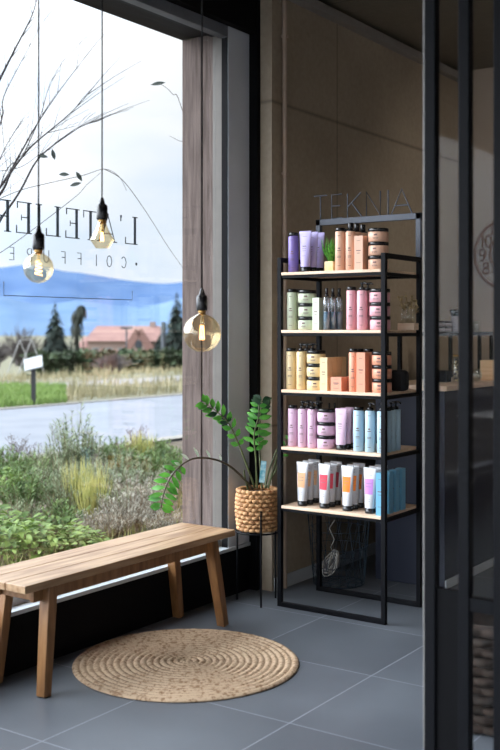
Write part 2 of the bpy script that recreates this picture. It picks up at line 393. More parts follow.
# ================================================================== PENDANT BULBS
BULB = glass('amber_glass', (.97,.88,.70,1), .06, .75, 0.02, (1,.93,.8,1))
BRASS = mat('brass', rgb(190,150,90), .3, 1)
FIL = mat('filament_glow', (1,.6,.25,1), .5, emis=(1,.62,.28,1), es=7)
def bulb(px, py, d, R_, shape, label, ctop):
    c = at(px, py, d)
    t = thing('pendant_bulb', label, 'pendant lamp', (c.x,c.y,0), 0, None)
    s = R_
    if shape == 'globe':
        pr = [(0,-s)]+[(s*math.sin(a), -s*math.cos(a)) for a in [R(q) for q in range(12,151,10)]]+[(.014,s*1.0),(.0135,s*1.12)]
        sg, sm = 28, True
    else:
        pr = [(0,-s*.95),(s*.55,-s*.9),(s,-s*.25),(s*.55,s*.55),(.015,s*1.15),(.0135,s*1.3)]; sg, sm = 9, False
    top = pr[-1][1]
    MB().lathe(pr, sg, (0,0,c.z), sm=sm).obj('glass_bulb', BULB, t)
    MB().lathe([(0,top-.012),(.0135,top-.01),(.0145,top),(.0145,top+.012),(0,top+.012)], 16, (0,0,c.z)).obj('screw_base', BRASS, t)
    z0 = c.z+top+.004
    MB().lathe([(.0,0),(.0195,0),(.021,.004),(.021,.05),(.018,.056),(.012,.060),(.007,.078),(.0035,.085),(0,.085)], 20, (0,0,z0)).obj('socket', BLCAP, t)
    MB().tube([(0,0,z0+.08),(.001,0,z0+.6),(0,0,HC-.02)], .0028, 6).obj('cord', BLACKM, t)
    MB().lathe([(0,0),(.045,0),(.05,.004),(.05,.02),(0,.02)], 20, (0,0,HC-.021)).obj('ceiling_rose', BLCAP, t)
    fl = MB()
    if shape == 'globe' and px < 100:
        pts = [(.012*math.cos(i*.55)*(1-.3*i/46), .012*math.sin(i*.55)*(1-.3*i/46), c.z-s*.5+i*s*1.0/46) for i in range(46)]
        fl.tube(pts, .0016, 5)
    else:
        for k in range(6):
            a = k*PI/3; r = s*.13
            fl.tube([(r*math.cos(a),r*math.sin(a),c.z-s*.35),(r*.6*math.cos(a+.3),r*.6*math.sin(a+.3),c.z+s*.4)], .0014, 5)
    fl.obj('filament', FIL, t)
    MB().tube([(0,0,c.z+s*.4),(0,0,c.z+top)], .005, 8).obj('glass_stem', BULB, t)
bulb(38.5,268,3.6,.052,'globe','lit clear globe bulb with coiled filament, leftmost pendant in front of the window',0)
bulb(102,237,3.9,.046,'gem','small faceted teardrop bulb hanging between the two globe pendants',0)
bulb(202,333,3.9,.071,'globe','largest amber globe bulb, hanging lowest in front of the timber pillar',0)

# ================================================================== PRODUCT RACK
XA, XB, Y0, Y1 = -3.085, -2.455, 4.755, 5.165
SH = [1.812, 1.500, 1.178, .868, .550]
rk = thing('display_rack', 'tall black metal display rack with five pale wooden shelves by the concrete wall', 'rack', ((XA+XB)/2,(Y0+Y1)/2,0))
ox, oy = (XA+XB)/2, (Y0+Y1)/2
hx, hy = (XB-XA)/2, (Y1-Y0)/2; p = .0125
SIGN = mat('sign_metal', rgb(76,82,94), .5, .1, var=.08)
for sx in (-1,1): MB().box(sx*hx-p,sx*hx+p,-hy-p,-hy+p,0,1.893).obj('front_post', BLACK, rk, bevel=.002)
for sx in (-1,1): MB().box(sx*hx-p,sx*hx+p,hy-p,hy+p,0,1.893).obj('rear_post', BLACK, rk, bevel=.002)
for sy in (-1,1): MB().box(-hx+p,hx-p,sy*hy-p,sy*hy+p,0,.025).obj('foot_rail', BLACK, rk, bevel=.002)
for sx in (-1,1): MB().box(sx*hx-p,sx*hx+p,-hy+p,hy-p,1.868,1.893).obj('top_side_rail', BLACK, rk, bevel=.002)
for z in SH:
    MB().box(-hx+p+.001,hx-p-.001,-hy-p,hy+p,z-.016,z).obj('shelf_board', SHELFW, rk, bevel=.002)
    q = MB()
    for sx in (-1,1): q.box(sx*(hx-.004)-.009,sx*(hx-.004)+.009,-hy+p,hy-p,z-.034,z-.016)
    for sy in (-1,1): q.box(-hx+p,hx-p,sy*(hy-.002)-.008,sy*(hy-.002)+.008,z-.031,z-.016)
    q.obj('shelf_support', BLACK, rk)
sf = MB()
for sx in (-1,1): sf.box(sx*hx-.015,sx*hx+.015,hy-.014,hy+.014,1.893,2.135)
sf.box(-hx-.015,hx+.015,hy-.014,hy+.014,2.10,2.135)
sfo = sf.obj('sign_frame', SIGN, rk, bevel=.002)
for i, (ch, px) in enumerate(zip('TEKNIA', (314,329.5,345.5,364.3,386,391.5))):
    mb = MB(); x0 = on_y(px, Y1)-ox
    wd = {'T':1.05,'E':1.1,'K':1.25,'N':1.2,'I':1,'A':1.35}[ch]
    glyph(mb, ch, lambda a,b_: (x0+a*wd, hy, 2.137+b_), .135, .0042, 6); mb.obj('sign_letter', SIGN, sfo)
ft = None

# ------------------------------------------------------------------ products
def pm(nm, c): return mat('plastic_'+nm, c, .38, var=.03, scale=20)
def tm(nm, c): return mat('print_'+nm, c, .6, var=.02)
TXT = tm('dark', rgb(122,96,94)); TXTG = tm('grey', rgb(120,112,116))
PURPLE = pm('purple', rgb(126,108,176)); LILAC = pm('lilac', rgb(176,164,216)); PEACH = pm('peach', rgb(224,178,152))
GREEN = pm('green', rgb(202,210,184)); LGREEN = pm('light_green', rgb(222,234,210)); PINK = pm('pink', rgb(230,172,182))
YEL = pm('yellow', rgb(234,210,162)); SALM = pm('salmon', rgb(230,160,130)); LPINK = pm('lilac_pink', rgb(222,188,212))
LBLUE = pm('light_blue', rgb(174,204,222)); SILV = mat('silver_tube', rgb(200,200,204), .3, .35, var=.04)
BLUEB = pm('blue_box', rgb(112,176,208))
def text_rows(mb, x0, x1, y, rows, mi=1):
    for z, wfrac, h in rows:
        mx = (x0+x1)/2; hw = (x1-x0)/2*wfrac
        mb.box(mx-hw, mx+hw, y-.0006, y+.0006, z, z+h, mi)
def cyl_text(mb, r, rows, mi=1):
    for z, ang, h in rows:
        v=[]; n_=5
        for i in range(n_):
            a = -PI/2+.25+R(ang)*(i/(n_-1)-.5)
            for zz in (z,z+h): v.append(((r+.0006)*math.cos(a),(r+.0006)*math.sin(a),zz))
        mb.add(v,[(2*i,2*i+2,2*i+3,2*i+1) for i in range(n_-1)],mi,True)
def cap_part(kind, r, Hb, t):
    m = MB()
    if kind == 'flip':
        m.can(r*.93, Hb, Hb+.018, 24); m.obj('cap', BLCAP, t)
    elif kind == 'tall':
        m.can(r*.93, Hb, Hb+.006, 24); m.can(r*.55, Hb+.006, Hb+.045, 20); m.obj('cap', BLCAP, t)
    elif kind == 'pump':
        m.can(r*.6, Hb, Hb+.016, 20); m.can(.005, Hb+.016, Hb+.034, 10)
        m.obj('cap', BLCAP, t)
        q = MB(); q.can(.012, Hb+.032, Hb+.043, 16); q.tube([(0,0,Hb+.038),(.025,-.012,Hb+.039),(.038,-.018,Hb+.033)], [.006,.005,.004], 8); q.obj('pump_head', BLCAP, t)
    elif kind == 'spray':
        m.can(r*.55, Hb, Hb+.012, 16); m.can(r*.42, Hb+.012, Hb+.045, 16); m.obj('cap', BLCAP, t)
def bottle(x, y, z, r, Hb, m, cap, label, group, text=True):
    t = thing('product_bottle', label, 'bottle', (x,y,z), 0, group)
    mb = MB(); mb.can(r, 0, Hb, 28, b=.004)
    if text: cyl_text(mb, r, [(Hb*.88,32,.0022),(Hb*.55,26,.006),(Hb*.50,40,.004),(Hb*.36,44,.0025),(Hb*.33,44,.002),(Hb*.12,36,.002)])
    mb.obj('bottle_body', [m, TXT], t); cap_part(cap, r, Hb, t)
    return t
def jar(x, y, z, r, h, m, label, group):
    t = thing('cosmetic_jar', label, 'jar', (x,y,z), random.uniform(-.2,.2), group)
    mb = MB(); mb.can(r, 0, h*.74, 32, b=.004); cyl_text(mb, r, [(h*.45,20,.008),(h*.28,34,.002),(h*.22,30,.002)]); mb.obj('jar_body', [m, TXT], t)
    MB().can(r*1.0, h*.74, h, 32, b=.003).obj('lid', BLCAP, t)
def jars(px, sh, r, h, m, colour, y=4.815, dx=0):
    x = on_y(px, y)
    for k, wd in enumerate(('bottom','middle','top')):
        jar(x+random.uniform(-.0015,.0015), y, SH[sh]+k*(h+.0004)+.0003, r, h, m, f'{colour} jar with black lid, {wd} of the stack of three on the {ORD[sh]} shelf', f'{colour} jars')
BW = .028
ORD = ['top','second','third','fourth','lowest']
def tube_(x, y, z, wtop, Ht, m, label, group, patch=None, rz=0):
    t = thing('squeeze_tube', label, 'tube', (x,y,z), rz, group)
    hc = .028; rows=[]; n_=20; mb = MB(); v=[]; lv = [0,.1,.25,.45,.65,.82,.95,1.0]
    for q in lv:
        a_ = BW+(wtop/2-BW)*q**1.0; b_ = .0215*(1-q)**.8+.0012
        for k in range(n_):
            an = 2*PI*k/n_; v.append((a_*math.cos(an), b_*math.sin(an), hc+(Ht-hc)*q))
    f=[]
    for i in range(len(lv)-1):
        for k in range(n_):
            l=(k+1)%n_; f.append((i*n_+k,i*n_+l,(i+1)*n_+l,(i+1)*n_+k))
    f.append(tuple(range((len(lv)-1)*n_, len(lv)*n_)))
    mb.add(v,f,0,True)
    def surf(frac, q, off=.0008):
        a_ = BW+(wtop/2-BW)*q; b_ = .0215*(1-q)**.8+.0012
        xx = a_*frac; return (xx, -b_*math.sqrt(max(0,1-frac*frac))-off, hc+(Ht-hc)*q)
    def quadpatch(f0,f1,q0,q1,mi,off=.0008):
        vv=[]; 
        for j in range(5):
            for i in range(5): vv.append(surf(f0+(f1-f0)*i/4, q0+(q1-q0)*j/4, off))
        mb.add(vv,[(j*5+i,j*5+i+1,j*5+i+6,j*5+i+5) for j in range(4) for i in range(4)],mi,True)
    mats=[m,TXTG]
    if patch:
        mats.append(patch); quadpatch(-.74,.66,.34,.72,2); 
        for q in (.80,.86): quadpatch(-.4,.4,q,q+.012,1)
        for q in (.6,.52): quadpatch(-.5,.4,q,q+.01,1,.0014)
        for q in (.22,.17): quadpatch(-.3,.3,q,q+.008,1)
    else:
        for q,h_ in ((.84,.01),(.56,.025),(.50,.012),(.44,.01),(.3,.008)): quadpatch(-.35,.35,q,q+h_,1)
    mb.obj('tube_body', mats, t)
    MB().lathe([(0,0),(BW-.001,0),(BW,.002),(BW,hc),(0,hc)], 24, sy=.82).obj('cap', BLCAP, t)
    return t
def carton(x, y, z, wx, wy, h, m, label, group, rz=0):
    mb = MB(); mb.box(-wx/2,wx/2,-wy/2,wy/2,0,h)
    text_rows(mb, -wx/2, wx/2, -wy/2, [(h*.85,.4,.002),(h*.55,.5,.005),(h*.48,.35,.003),(h*.2,.5,.002)])
    o = mb.obj('product_carton', [m, TXT], loc=(x,y,z), rot=(0,0,rz)); tag(o, label, 'carton', group); return o

YR = 4.797
# --- top shelf
z = SH[0]
bottle(on_y(293.5,YR), YR, z, .0285, .198, PURPLE, 'flip', 'deep purple bottle with black cap at the left end of the top shelf', None)
for k, wd in enumerate(('front','middle','rear')):
    tube_(on_y(305.5,4.795)+.004*k, 4.795+.062*k, z, .078, .222, LILAC, f'lilac squeeze tube standing on its cap on the top shelf, {wd} one of three', 'lilac tubes')
for k, wd in enumerate(('front','rear')):
    bottle(on_y(340.3,YR), YR+.065*k, z, .027, .208, PEACH, 'flip', f'peach bottle with flat black cap beside the small potted plant, {wd} of two', 'peach flat cap bottles')
for k, wd in enumerate(('front','middle','rear')):
    bottle(on_y(350.6,YR)+.004*k, YR+.06*k, z, .026, .205, PEACH, 'tall', f'peach bottle with tall black cap on the top shelf, {wd} of three', 'peach tall cap bottles')
carton(on_y(360.7,4.782), 4.782, z, .050, .05, .176, PEACH, 'slim peach carton on the top shelf in front of the tall cap bottles', None)
jars(378.3, 0, .053, .0705, PEACH, 'peach')
# small plant in a cube pot
pt = thing('potted_grass', 'tiny green grass plant in a pale yellow cube pot on the top shelf', 'potted plant', (on_y(331.3,4.85),4.85,z))
MB().box(-.028,.028,-.028,.028,0,.056).obj('pot', mat('yellow_pot', rgb(226,200,140), .6, col2=rgb(240,222,176)), pt, bevel=.004)
g = MB()
for i in range(70):
    a = random.uniform(0,2*PI); l = random.uniform(.07,.14); t_ = random.uniform(.1,.8)
    g.leaf((.012*math.cos(a),.012*math.sin(a),.05),(math.cos(a)*t_,math.sin(a)*t_,1),(math.cos(a),math.sin(a),.3),l,.010,bend=.25,k=2)
g.obj('leaves', mat('bright_leaf', rgb(120,196,74), .5, col2=rgb(40,110,40), scale=60, transl=.3), pt)
# --- second shelf
z = SH[1]
for k, wd in enumerate(('front','middle','rear')):
    bottle(on_y(292,YR), YR+.06*k, z, .0275, .205, GREEN, 'flip', f'pale green bottle at the left end of the second shelf, {wd} of three', 'pale green bottles')
jars(307.3, 1, .050, .0715, GREEN, 'pale green')
carton(on_y(317.8,4.79), 4.79, z, .040, .045, .172, LGREEN, 'slim light green carton between green jars and clear spray bottles', None)
SPR = glass('smoky_plastic', (.80,.86,.90,1), .16, .5, .15)
LIQ = mat('spray_liquid', rgb(112,146,168), .3, var=.1)
for k, px in enumerate((327.3,333.2,339.2)):
    yy = 4.795+.03*k
    t = thing('spray_bottle', 'smoky clear spray bottle with black nozzle on the second shelf, '+('left','middle','right')[k]+' of three', 'bottle', (on_y(px-.6+k*.3,yy),yy,z), 0, 'clear spray bottles')
    r = .0205
    MB().lathe([(0,0),(r,0),(r,.168),(r*.92,.174),(r*.55,.178)], 24).obj('bottle_body', SPR, t)
    MB().lathe([(0,.003),(r*.9,.003),(r*.9,.098),(0,.098)], 20).obj('liquid', LIQ, t)
    cap_part('spray', .0185, .178, t)
bottle(on_y(351.5,YR), YR, z, .0265, .208, PINK, 'flip', 'pink bottle with flat black cap on the second shelf, left of the pump bottles', None)
for k, wd in enumerate(('front','rear')):
    bottle(on_y(362.3,YR), YR+.062*k, z, .0285, .206, PINK, 'pump', f'pink bottle with black pump on the second shelf, {wd} of two', 'pink pump bottles')
jars(380, 1, .053, .0705, PINK, 'pink')
# dried flowers on a wooden block
bx = on_y(408,5.0)
fb = thing('dried_flower_block', 'pale wooden block holding dried flowers and little vials on the second shelf', 'decoration', (bx,5.0,z))
MB().box(-.048,.048,-.03,.03,0,.036).obj('wooden_block', SHELFW, fb, bevel=.003)
VIAL = glass('vial_glass', (.92,.95,.93,1), .1, .6)
DRY = mat('dried_flower', rgb(208,190,150), .8, col2=rgb(140,120,84), scale=50)
for i, (vx, vh) in enumerate(((-.03,.075),(.0,.09),(.028,.07))):
    MB().lathe([(0,0),(.011,0),(.012,.03),(.011,vh*.6),(.006,vh*.75),(.006,vh)], 14, (vx,0,.037)).obj('vial', VIAL, fb)
    q = MB()
    for j in range(10):
        a = random.uniform(0,2*PI); tp = (vx+.022*math.cos(a), .022*math.sin(a), .037+vh+random.uniform(-.015,.06))
        q.tube([(vx,0,.045),(vx,0,.037+vh),tp], .0012, 4)
        for m_ in range(6):
            d = Vector((random.gauss(0,1),random.gauss(0,1),random.gauss(0,1)))
            q.leaf(tp, d, (0,0,1), .016, .010, k=2)
    q.obj('dried_flower', DRY, fb)
# --- third shelf
z = SH[2]
bottle(on_y(291.2,YR), YR, z, .028, .206, YEL, 'flip', 'cream yellow bottle with flat black cap at the left end of the third shelf', None)
for k, wd in enumerate(('front','middle','rear')):
    bottle(on_y(301.3,YR), YR+.06*k, z, .0265, .206, YEL, 'pump', f'cream yellow pump bottle on the third shelf, {wd} of three', 'cream yellow pump bottles')
jars(316, 2, .051, .0705, YEL, 'cream yellow', y=4.82)
for k, wd in enumerate(('front','second','third','rear')):
    carton(on_y(325.8,4.787), 4.787+.052*k, z, .046, .048, .176, YEL, f'slim cream yellow carton on the third shelf, {wd} in the row of four', 'cream yellow cartons')
for k, wd in enumerate(('front','rear')):
    carton(on_y(338.8,4.79), 4.79+.066*k, z, .064, .06, .074, SALM, f'small salmon cube carton on the third shelf, {wd} of two', 'salmon cube cartons')
for k, wd in enumerate(('front','rear')):
    bottle(on_y(353.7,YR), YR+.06*k, z, .0255, .206, SALM, 'flip', f'salmon orange bottle on the third shelf, {wd} of two', 'salmon bottles')
carton(on_y(363,4.785), 4.785, z, .050, .05, .205, SALM, 'tall salmon carton on the third shelf beside the salmon jars', None)
bottle(on_y(363,YR), YR+.062, z, .026, .206, SALM, 'flip', 'salmon orange bottle standing behind the tall salmon carton', None)
jars(381.8, 2, .051, .0700, SALM, 'salmon')
mb = MB(); mb.box(-.05,.05,-.035,.035,0,.11)
o = mb.obj('black_pouch', mat('black_fabric', rgb(16,17,22), .8), loc=(on_y(399,4.98),4.98,z), bevel=.022); tag(o, 'rounded black pouch at the right end of the third shelf', 'pouch')
# --- fourth shelf
z = SH[3]
bottle(on_y(292.8,YR), YR, z, .0265, .206, LPINK, 'flip', 'lilac pink bottle with flat black cap at the left end of the fourth shelf', None)
for j, px in enumerate((302.6,312.3)):
    for k in range(2):
        bottle(on_y(px,YR), YR+.06*k, z, .0262, .206, LPINK, 'pump', f'lilac pink pump bottle on the fourth shelf, {"front" if k==0 else "rear"} of the {"left" if j==0 else "right"} pair', 'lilac pink pump bottles')
jars(326.5, 3, .049, .0705, LPINK, 'lilac pink')
for k in range(3):
    bottle(on_y(318.5,YR)+.005*k, YR+.115+.02*k, z, .012, .19, LPINK, 'spray', 'slim lilac pink spray bottle behind the lilac pink jars, '+('left','middle','right')[k]+' of three', 'slim lilac pink spray bottles') if k != 1 else None
for k, wd in enumerate(('front','middle','rear')):
    tube_(on_y(341,4.80), 4.80+.055*k, z, .070, .218, LPINK, f'lilac pink squeeze tube on the fourth shelf, {wd} one of three', 'lilac pink tubes')
bottle(on_y(358.7,YR), YR, z, .0283, .214, LBLUE, 'flip', 'light blue bottle with flat black cap on the fourth shelf beside the pink tubes', None)
bottle(on_y(370.3,YR), YR, z, .0275, .214, LBLUE, 'pump', 'light blue pump bottle on the fourth shelf left of the rack post', None)
for k, wd in enumerate(('front','second','third','rear')):
    bottle(on_y(382,YR), YR+.052*k, z, .0258, .214, LBLUE, 'pump' if k!=1 else 'flip', f'light blue bottle by the front right rack post, {wd} of the row of four', 'light blue bottles at the post')
# --- lowest shelf
z = SH[4]
for px, c, nm in ((302.5,rgb(228,176,132),'peach'),(324.5,rgb(216,62,84),'red'),(347.5,rgb(240,132,34),'orange'),(370,rgb(196,134,206),'violet')):
    for k, wd in enumerate(('front','middle','rear')):
        tube_(on_y(px,4.80), 4.80+.062*k, z, .076, .238, SILV, f'silver squeeze tube with {nm} label on the lowest shelf, {wd} of its row', f'silver tubes with {nm} label', tm(nm, c), rz=random.uniform(-.05,.05))
for k, wd in enumerate(('front','second','third','rear')):
    carton(on_y(380.7,4.775), 4.782+.072*k, z, .040, .044, .218, BLUEB, f'slim blue carton at the right end of the lowest shelf, {wd} in the row', 'blue cartons')

# ================================================================== WIRE BASKET
WIRE = mat('wire_blue_black', rgb(56,74,90), .4, .5)
t = thing('wire_basket', 'dark wire mesh basket standing on the floor behind the product rack', 'basket', (-3.08,5.385,0))
mb = MB(); nb = 18; Hb_ = .43; rb, rt = .15, .188
for k in range(nb):
    a0 = 2*PI*k/nb
    for s in (1,-1):
        pts = []
        for i in range(6):
            q = i/5; r = rb+(rt-rb)*q; a = a0+s*.45*q; pts.append((r*math.cos(a), r*math.sin(a), .004+Hb_*q))
        mb.tube(pts, .0016, 5)
for q in (0,.25,.5,.75,1):
    r = rb+(rt-rb)*q; mb.tube([(r*math.cos(2*PI*i/32), r*math.sin(2*PI*i/32), .004+Hb_*q) for i in range(32)], .0035 if q in (0,1) else .0018, 6, closed=True)
for k in range(5):
    x = -.11+.055*k; yy = math.sqrt(rb*rb-x*x); mb.tube([(x,-yy,.004),(x,yy,.004)], .0016, 5); mb.tube([(-yy,x,.004),(yy,x,.004)], .0016, 5)
mb.obj('basket_mesh', WIRE, t)
mb = MB(); pts = []
for i in range(90):
    a = i*.42; r = .055+.03*math.sin(i*.21); pts.append((r*math.cos(a)*.7-.02, -.05+r*.5*math.sin(a*1.0), .10+.055*math.sin(a+.4)+.0006*i))
pts += [(-.02,-.06,.22),(.01,-.07,.27),(-.03,-.06,.33),(.0,-.05,.38)]
tag(mb.tube(pts, .0032, 6).obj('power_cable', mat('white_cable', rgb(214,210,204), .5), loc=(-3.08,5.385,0)), 'tangled white cable lying inside the dark wire basket', 'cable')

# ================================================================== POTTED ZZ PLANT on a stand
PX, PY = -3.235, 4.759
st = thing('plant_stand', 'slim black metal three legged plant stand beside the window', 'plant stand', (PX,PY,0))
for k in range(3):
    a = R(-48+120*k); r = .123
    MB().tube([(r*math.cos(a)*1.02,r*math.sin(a)*1.02,0),(r*math.cos(a),r*math.sin(a),.52)], .0055, 8).obj('leg', BLACK, st)
mb = MB()
for zz, r in ((.392,.121),): mb.tube([(r*math.cos(2*PI*i/36), r*math.sin(2*PI*i/36), zz) for i in range(36)], .005, 8, closed=True)
for k in range(3):
    a = R(-48+120*k); mb.tube([(0,0,.392),(.121*math.cos(a),.121*math.sin(a),.392)], .004, 6)
mb.obj('support_ring', BLACK, st)
pp = thing('zz_plant', 'green leafy plant with arching stems in a round woven basket pot', 'potted plant', (PX,PY,.398))
WICK = mat('woven_rush', rgb(204,160,112), .7, scale=18, col2=rgb(146,100,60), stretch=(1,1,3), bump=.3)
mb = MB(); rows = 10
for rI in range(rows):
    zz = .013+rI*.0228; rad = .103+.009*math.sin(PI*(rI+.5)/rows)+.004*rI/rows
    pts = []
    for i in range(160):
        a = 2*PI*i/160; pts.append(((rad+.0045*math.cos(20*a+PI*rI))*math.cos(a), (rad+.0045*math.cos(20*a+PI*rI))*math.sin(a), zz+.0018*math.sin(28*a)))
    mb.tube(pts, .0118, 7, closed=True)
mb.lathe([(0,.004),(.095,.004),(.09,.2),(.0,.2)], 28)
bk = mb.obj('woven_basket', WICK, pp)
MB().lathe([(0,.205),(.09,.205),(.09,.19),(0,.19)], 24).obj('soil', mat('soil', rgb(48,36,28), .9), pp)
STEMM = mat('plant_stem', rgb(92,104,60), .5, col2=rgb(60,64,38)); LEAFM = mat('zz_leaf', rgb(100,176,62), .28, col2=rgb(54,122,42), scale=14, transl=.18, spec=.6)
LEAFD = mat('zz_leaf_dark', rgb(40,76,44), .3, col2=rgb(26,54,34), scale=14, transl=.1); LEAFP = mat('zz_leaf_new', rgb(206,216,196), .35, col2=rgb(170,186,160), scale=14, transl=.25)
o0 = Vector((PX,PY,.398))
def crom(P, n=8):
    out=[]
    for i in range(len(P)-1):
        p0 = P[max(i-1,0)]; p1=P[i]; p2=P[i+1]; p3=P[min(i+2,len(P)-1)]
        for j in range(n):
            t=j/n; out.append(.5*((2*p1)+(-p0+p2)*t+(2*p0-5*p1+4*p2-p3)*t*t+(-p0+3*p1-3*p2+p3)*t**3))
    return out+[P[-1]]
def stem_(P, r0=.006, r1=.0022, col=STEMM):
    P = crom([Vector(q)-o0 for q in P]); n=len(P); mb=MB(); mb.tube(P, [r0+(r1-r0)*i/(n-1) for i in range(n)], 8); mb.obj('stem', col, pp); return P
def leaves(P, t0, t1, n, ln, wd, m, up=(0,0,1), side=1.0, droop=.2, name='foliage', both=True, sidev=None, fwd=.55):
    mb = MB(); N=len(P)-1
    for i in range(n):
        t=t0+(t1-t0)*i/max(1,n-1); k=min(N-1,int(t*N)); p_=P[k].lerp(P[k+1], t*N-k); d=(P[k+1]-P[k]).normalized()
        s_=Vector(sidev) if sidev else d.cross(Vector(up))
        s_ = (s_-d*s_.dot(d)).normalized()
        for sg in ((1,-1) if both else (1,)):
            dd=(d*fwd+s_*sg*side+Vector((random.uniform(-.15,.15) for _ in range(3)))).normalized()
            l=ln*random.uniform(.85,1.1)*(1-.3*abs(2*i/max(1,n-1)-1)**2)
            nn = dd.cross(d) 
            if nn.length<1e-3: nn=Vector((0,0,1))
            if nn.dot(Vector(up))<0: nn=-nn
            mb.leaf(p_+s_*sg*.003, dd, nn, l, wd*random.uniform(.9,1.1), bend=droop)
    mb.obj(name, m, pp)
camdir = Vector((SN,-CS,0))      # plant spreads its leaflets broadside to the room
toroom = Vector((.6,-.8,.25))
d0 = 5.74
# arching stem
P = stem_([at(253,489,d0), at(243,478,5.70), at(228,465,5.62), at(210,458.5,5.53), at(192,459,5.45), at(178,468,5.38), at(168,482,5.34), at(163,497,5.32), at(161,508,5.32)], .007,.0025, mat('dark_stem', rgb(70,62,44), .5))
leaves(P,.60,.99,9,.076,.028,LEAFM,up=toroom,side=1,fwd=.35)
leaves(P,.30,.60,5,.058,.017,LEAFP,up=toroom,side=1,fwd=.6,both=False,sidev=(-.1,-.1,1),name='new_foliage')
# left upright stem
P = stem_([at(255,488,d0), at(247,466,5.72), at(239,445,5.70), at(229,424,5.66), at(216,411,5.62), at(204,403,5.6)], .006,.002)
leaves(P,.40,1,9,.064,.030,LEAFM,up=toroom,fwd=.8)
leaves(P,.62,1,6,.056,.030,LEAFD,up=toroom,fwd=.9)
# centre stems
P = stem_([at(257,488,d0), at(256,460,5.73), at(254,436,5.72), at(258,418,5.7), at(259,404,5.7)], .006,.002)
leaves(P,.35,.95,7,.068,.028,LEAFM,up=(.5,-.7,.5),fwd=.25)
P = stem_([at(262,488,5.78), at(260,460,5.79), at(259,435,5.8), at(260,415,5.8), at(262,400,5.8)], .006,.002)
leaves(P,.4,.8,5,.070,.028,LEAFM,up=(.5,-.7,.5),fwd=.3)
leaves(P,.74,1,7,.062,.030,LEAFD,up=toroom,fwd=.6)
P = stem_([at(268,488,5.76), at(273,471,5.76), at(277,457,5.74), at(279,447,5.73)], .007,.005)
P = stem_([at(265,488,5.76), at(268,474,5.76), at(272,462,5.74), at(277,449,5.73)], .006,.004)
P = stem_([at(266,488,5.8), at(276,470,5.85), at(283,452,5.9), at(289,440,5.9)], .004,.002); leaves(P,.6,1,3,.05,.018,LEAFM,up=toroom)
P = stem_([at(248,489,5.74), at(245,478,5.72), at(244,470,5.7)], .006,.004)
lb = MB(); lb.box(-.015,.015,-.001,.001,-.07,.05)
lb.obj('plant_tag', mat('teal_card', rgb(70,158,182), .5, scale=40, col2=rgb(190,220,225)), pp, loc=at(263,470,5.68)-o0, rot=(.1,.1,.55))

# ================================================================== GLAZED PARTITION (right foreground)
pt_ = thing('glazed_partition', 'black steel framed glass partition at the right of the room', 'partition', (-1.28,2.76,0))
def post(x0, x1): return MB().box(x0+1.28,x1+1.28,0,.034,0,HC).obj('post', BLACK, pt_, bevel=.003)
post(-1.297,-1.262); post(-1.192,-1.1587); post(-1.088,-1.04); post(-.40,-.36); post(.30,.34); post(1.0,1.04)
MB().box(-.0215,-.0175,.004,.03,0,HC).obj('lit_edge_strip', ALU, pt_, bevel=.001)  # pale strip standing in for light caught on the post's edge
MB().box(.018,.088,.008,.026,0,.759).obj('kick_panel', BLACKM, pt_)
def rail(x0,x1,z0,z1): MB().box(x0+1.28,x1+1.28,.003,.031,z0,z1).obj('rail', BLACK, pt_, bevel=.002)
rail(-1.1587,-1.088,.707,.746)
for a,b_ in ((-1.04,-.40),(-.36,.30),(.34,1.0)): rail(a,b_,.707,.746)
PG = glass('partition_glass', (.97,.97,.97,1), .004, .05)
for a,b_,z0 in ((-1.262,-1.192,.759),(-1.1587,-1.088,.746),(-1.1587,-1.088,0),(-1.04,-.40,.746),(-.36,.30,.746),(.34,1.0,.746)):
    MB().box(a+1.28,b_+1.28,.015,.019,z0,HC if z0 else .707).obj('pane', PG, pt_)
for a,b_ in ((-1.04,-.40),(-.36,.30),(.34,1.0)): MB().box(a+1.28,b_+1.28,.008,.026,0,.707).obj('kick_panel', BLACKM, pt_)
# wicker basket low behind the glass
wb = MB()
for rI in range(11):
    zz=.02+rI*.036; rad=.19+.02*rI/14
    wb.tube([((rad+.008*math.cos(16*a+PI*rI))*math.cos(a),(rad+.008*math.cos(16*a+PI*rI))*math.sin(a),zz) for a in [2*PI*i/96 for i in range(96)]], .0185, 6, closed=True)
wb.lathe([(0,.01),(.18,.01),(.19,.40),(.17,.40),(.16,.05),(0,.05)], 28)
tag(wb.obj('wicker_basket', mat('brown_wicker', rgb(52,35,24), .85, col2=rgb(32,22,15), scale=20, bump=.3), loc=(-1.52,3.85,0)), 'brown wicker basket on the floor behind the lower glass of the partition', 'basket')

# ================================================================== RECEPTION COUNTER
NAVY = mat('navy_paint', rgb(30,37,58), .5, var=.1, scale=3)
ct = thing('reception_counter', 'navy blue reception counter with a pale wooden top behind the product rack', 'counter', (-2.725,6.4,0))
MB().box(-.225,.225,-.8,1.1,0,1.146).obj('counter_body', NAVY, ct, bevel=.003)
MB().box(-.24,.245,-.815,1.11,1.146,1.176).obj('worktop', SHELFW, ct, bevel=.003)
MB().box(.225,.235,-.8,1.1,0,.05).obj('plinth_strip', SILLM, ct, bevel=.002)
TZ = 1.1765
rs = thing('shelf_riser', 'black metal riser shelf standing along the back of the counter', 'riser shelf', (-2.89,6.45,TZ))
MB().box(-.055,.055,-.75,.75,.285,.312).obj('riser_top', BLACK, rs, bevel=.002)
for y in (-.735,.22,.735):
    q=MB(); q.box(-.055,-.035,y-.014,y+.014,0,.285); q.box(.035,.055,y-.014,y+.014,0,.285); q.box(-.035,.035,y-.014,y+.014,0,.015); q.obj('leg_frame', BLACK, rs)
RZ = TZ+.3125
DKJ = mat('dark_jar', rgb(50,44,46), .35, col2=rgb(36,32,34))
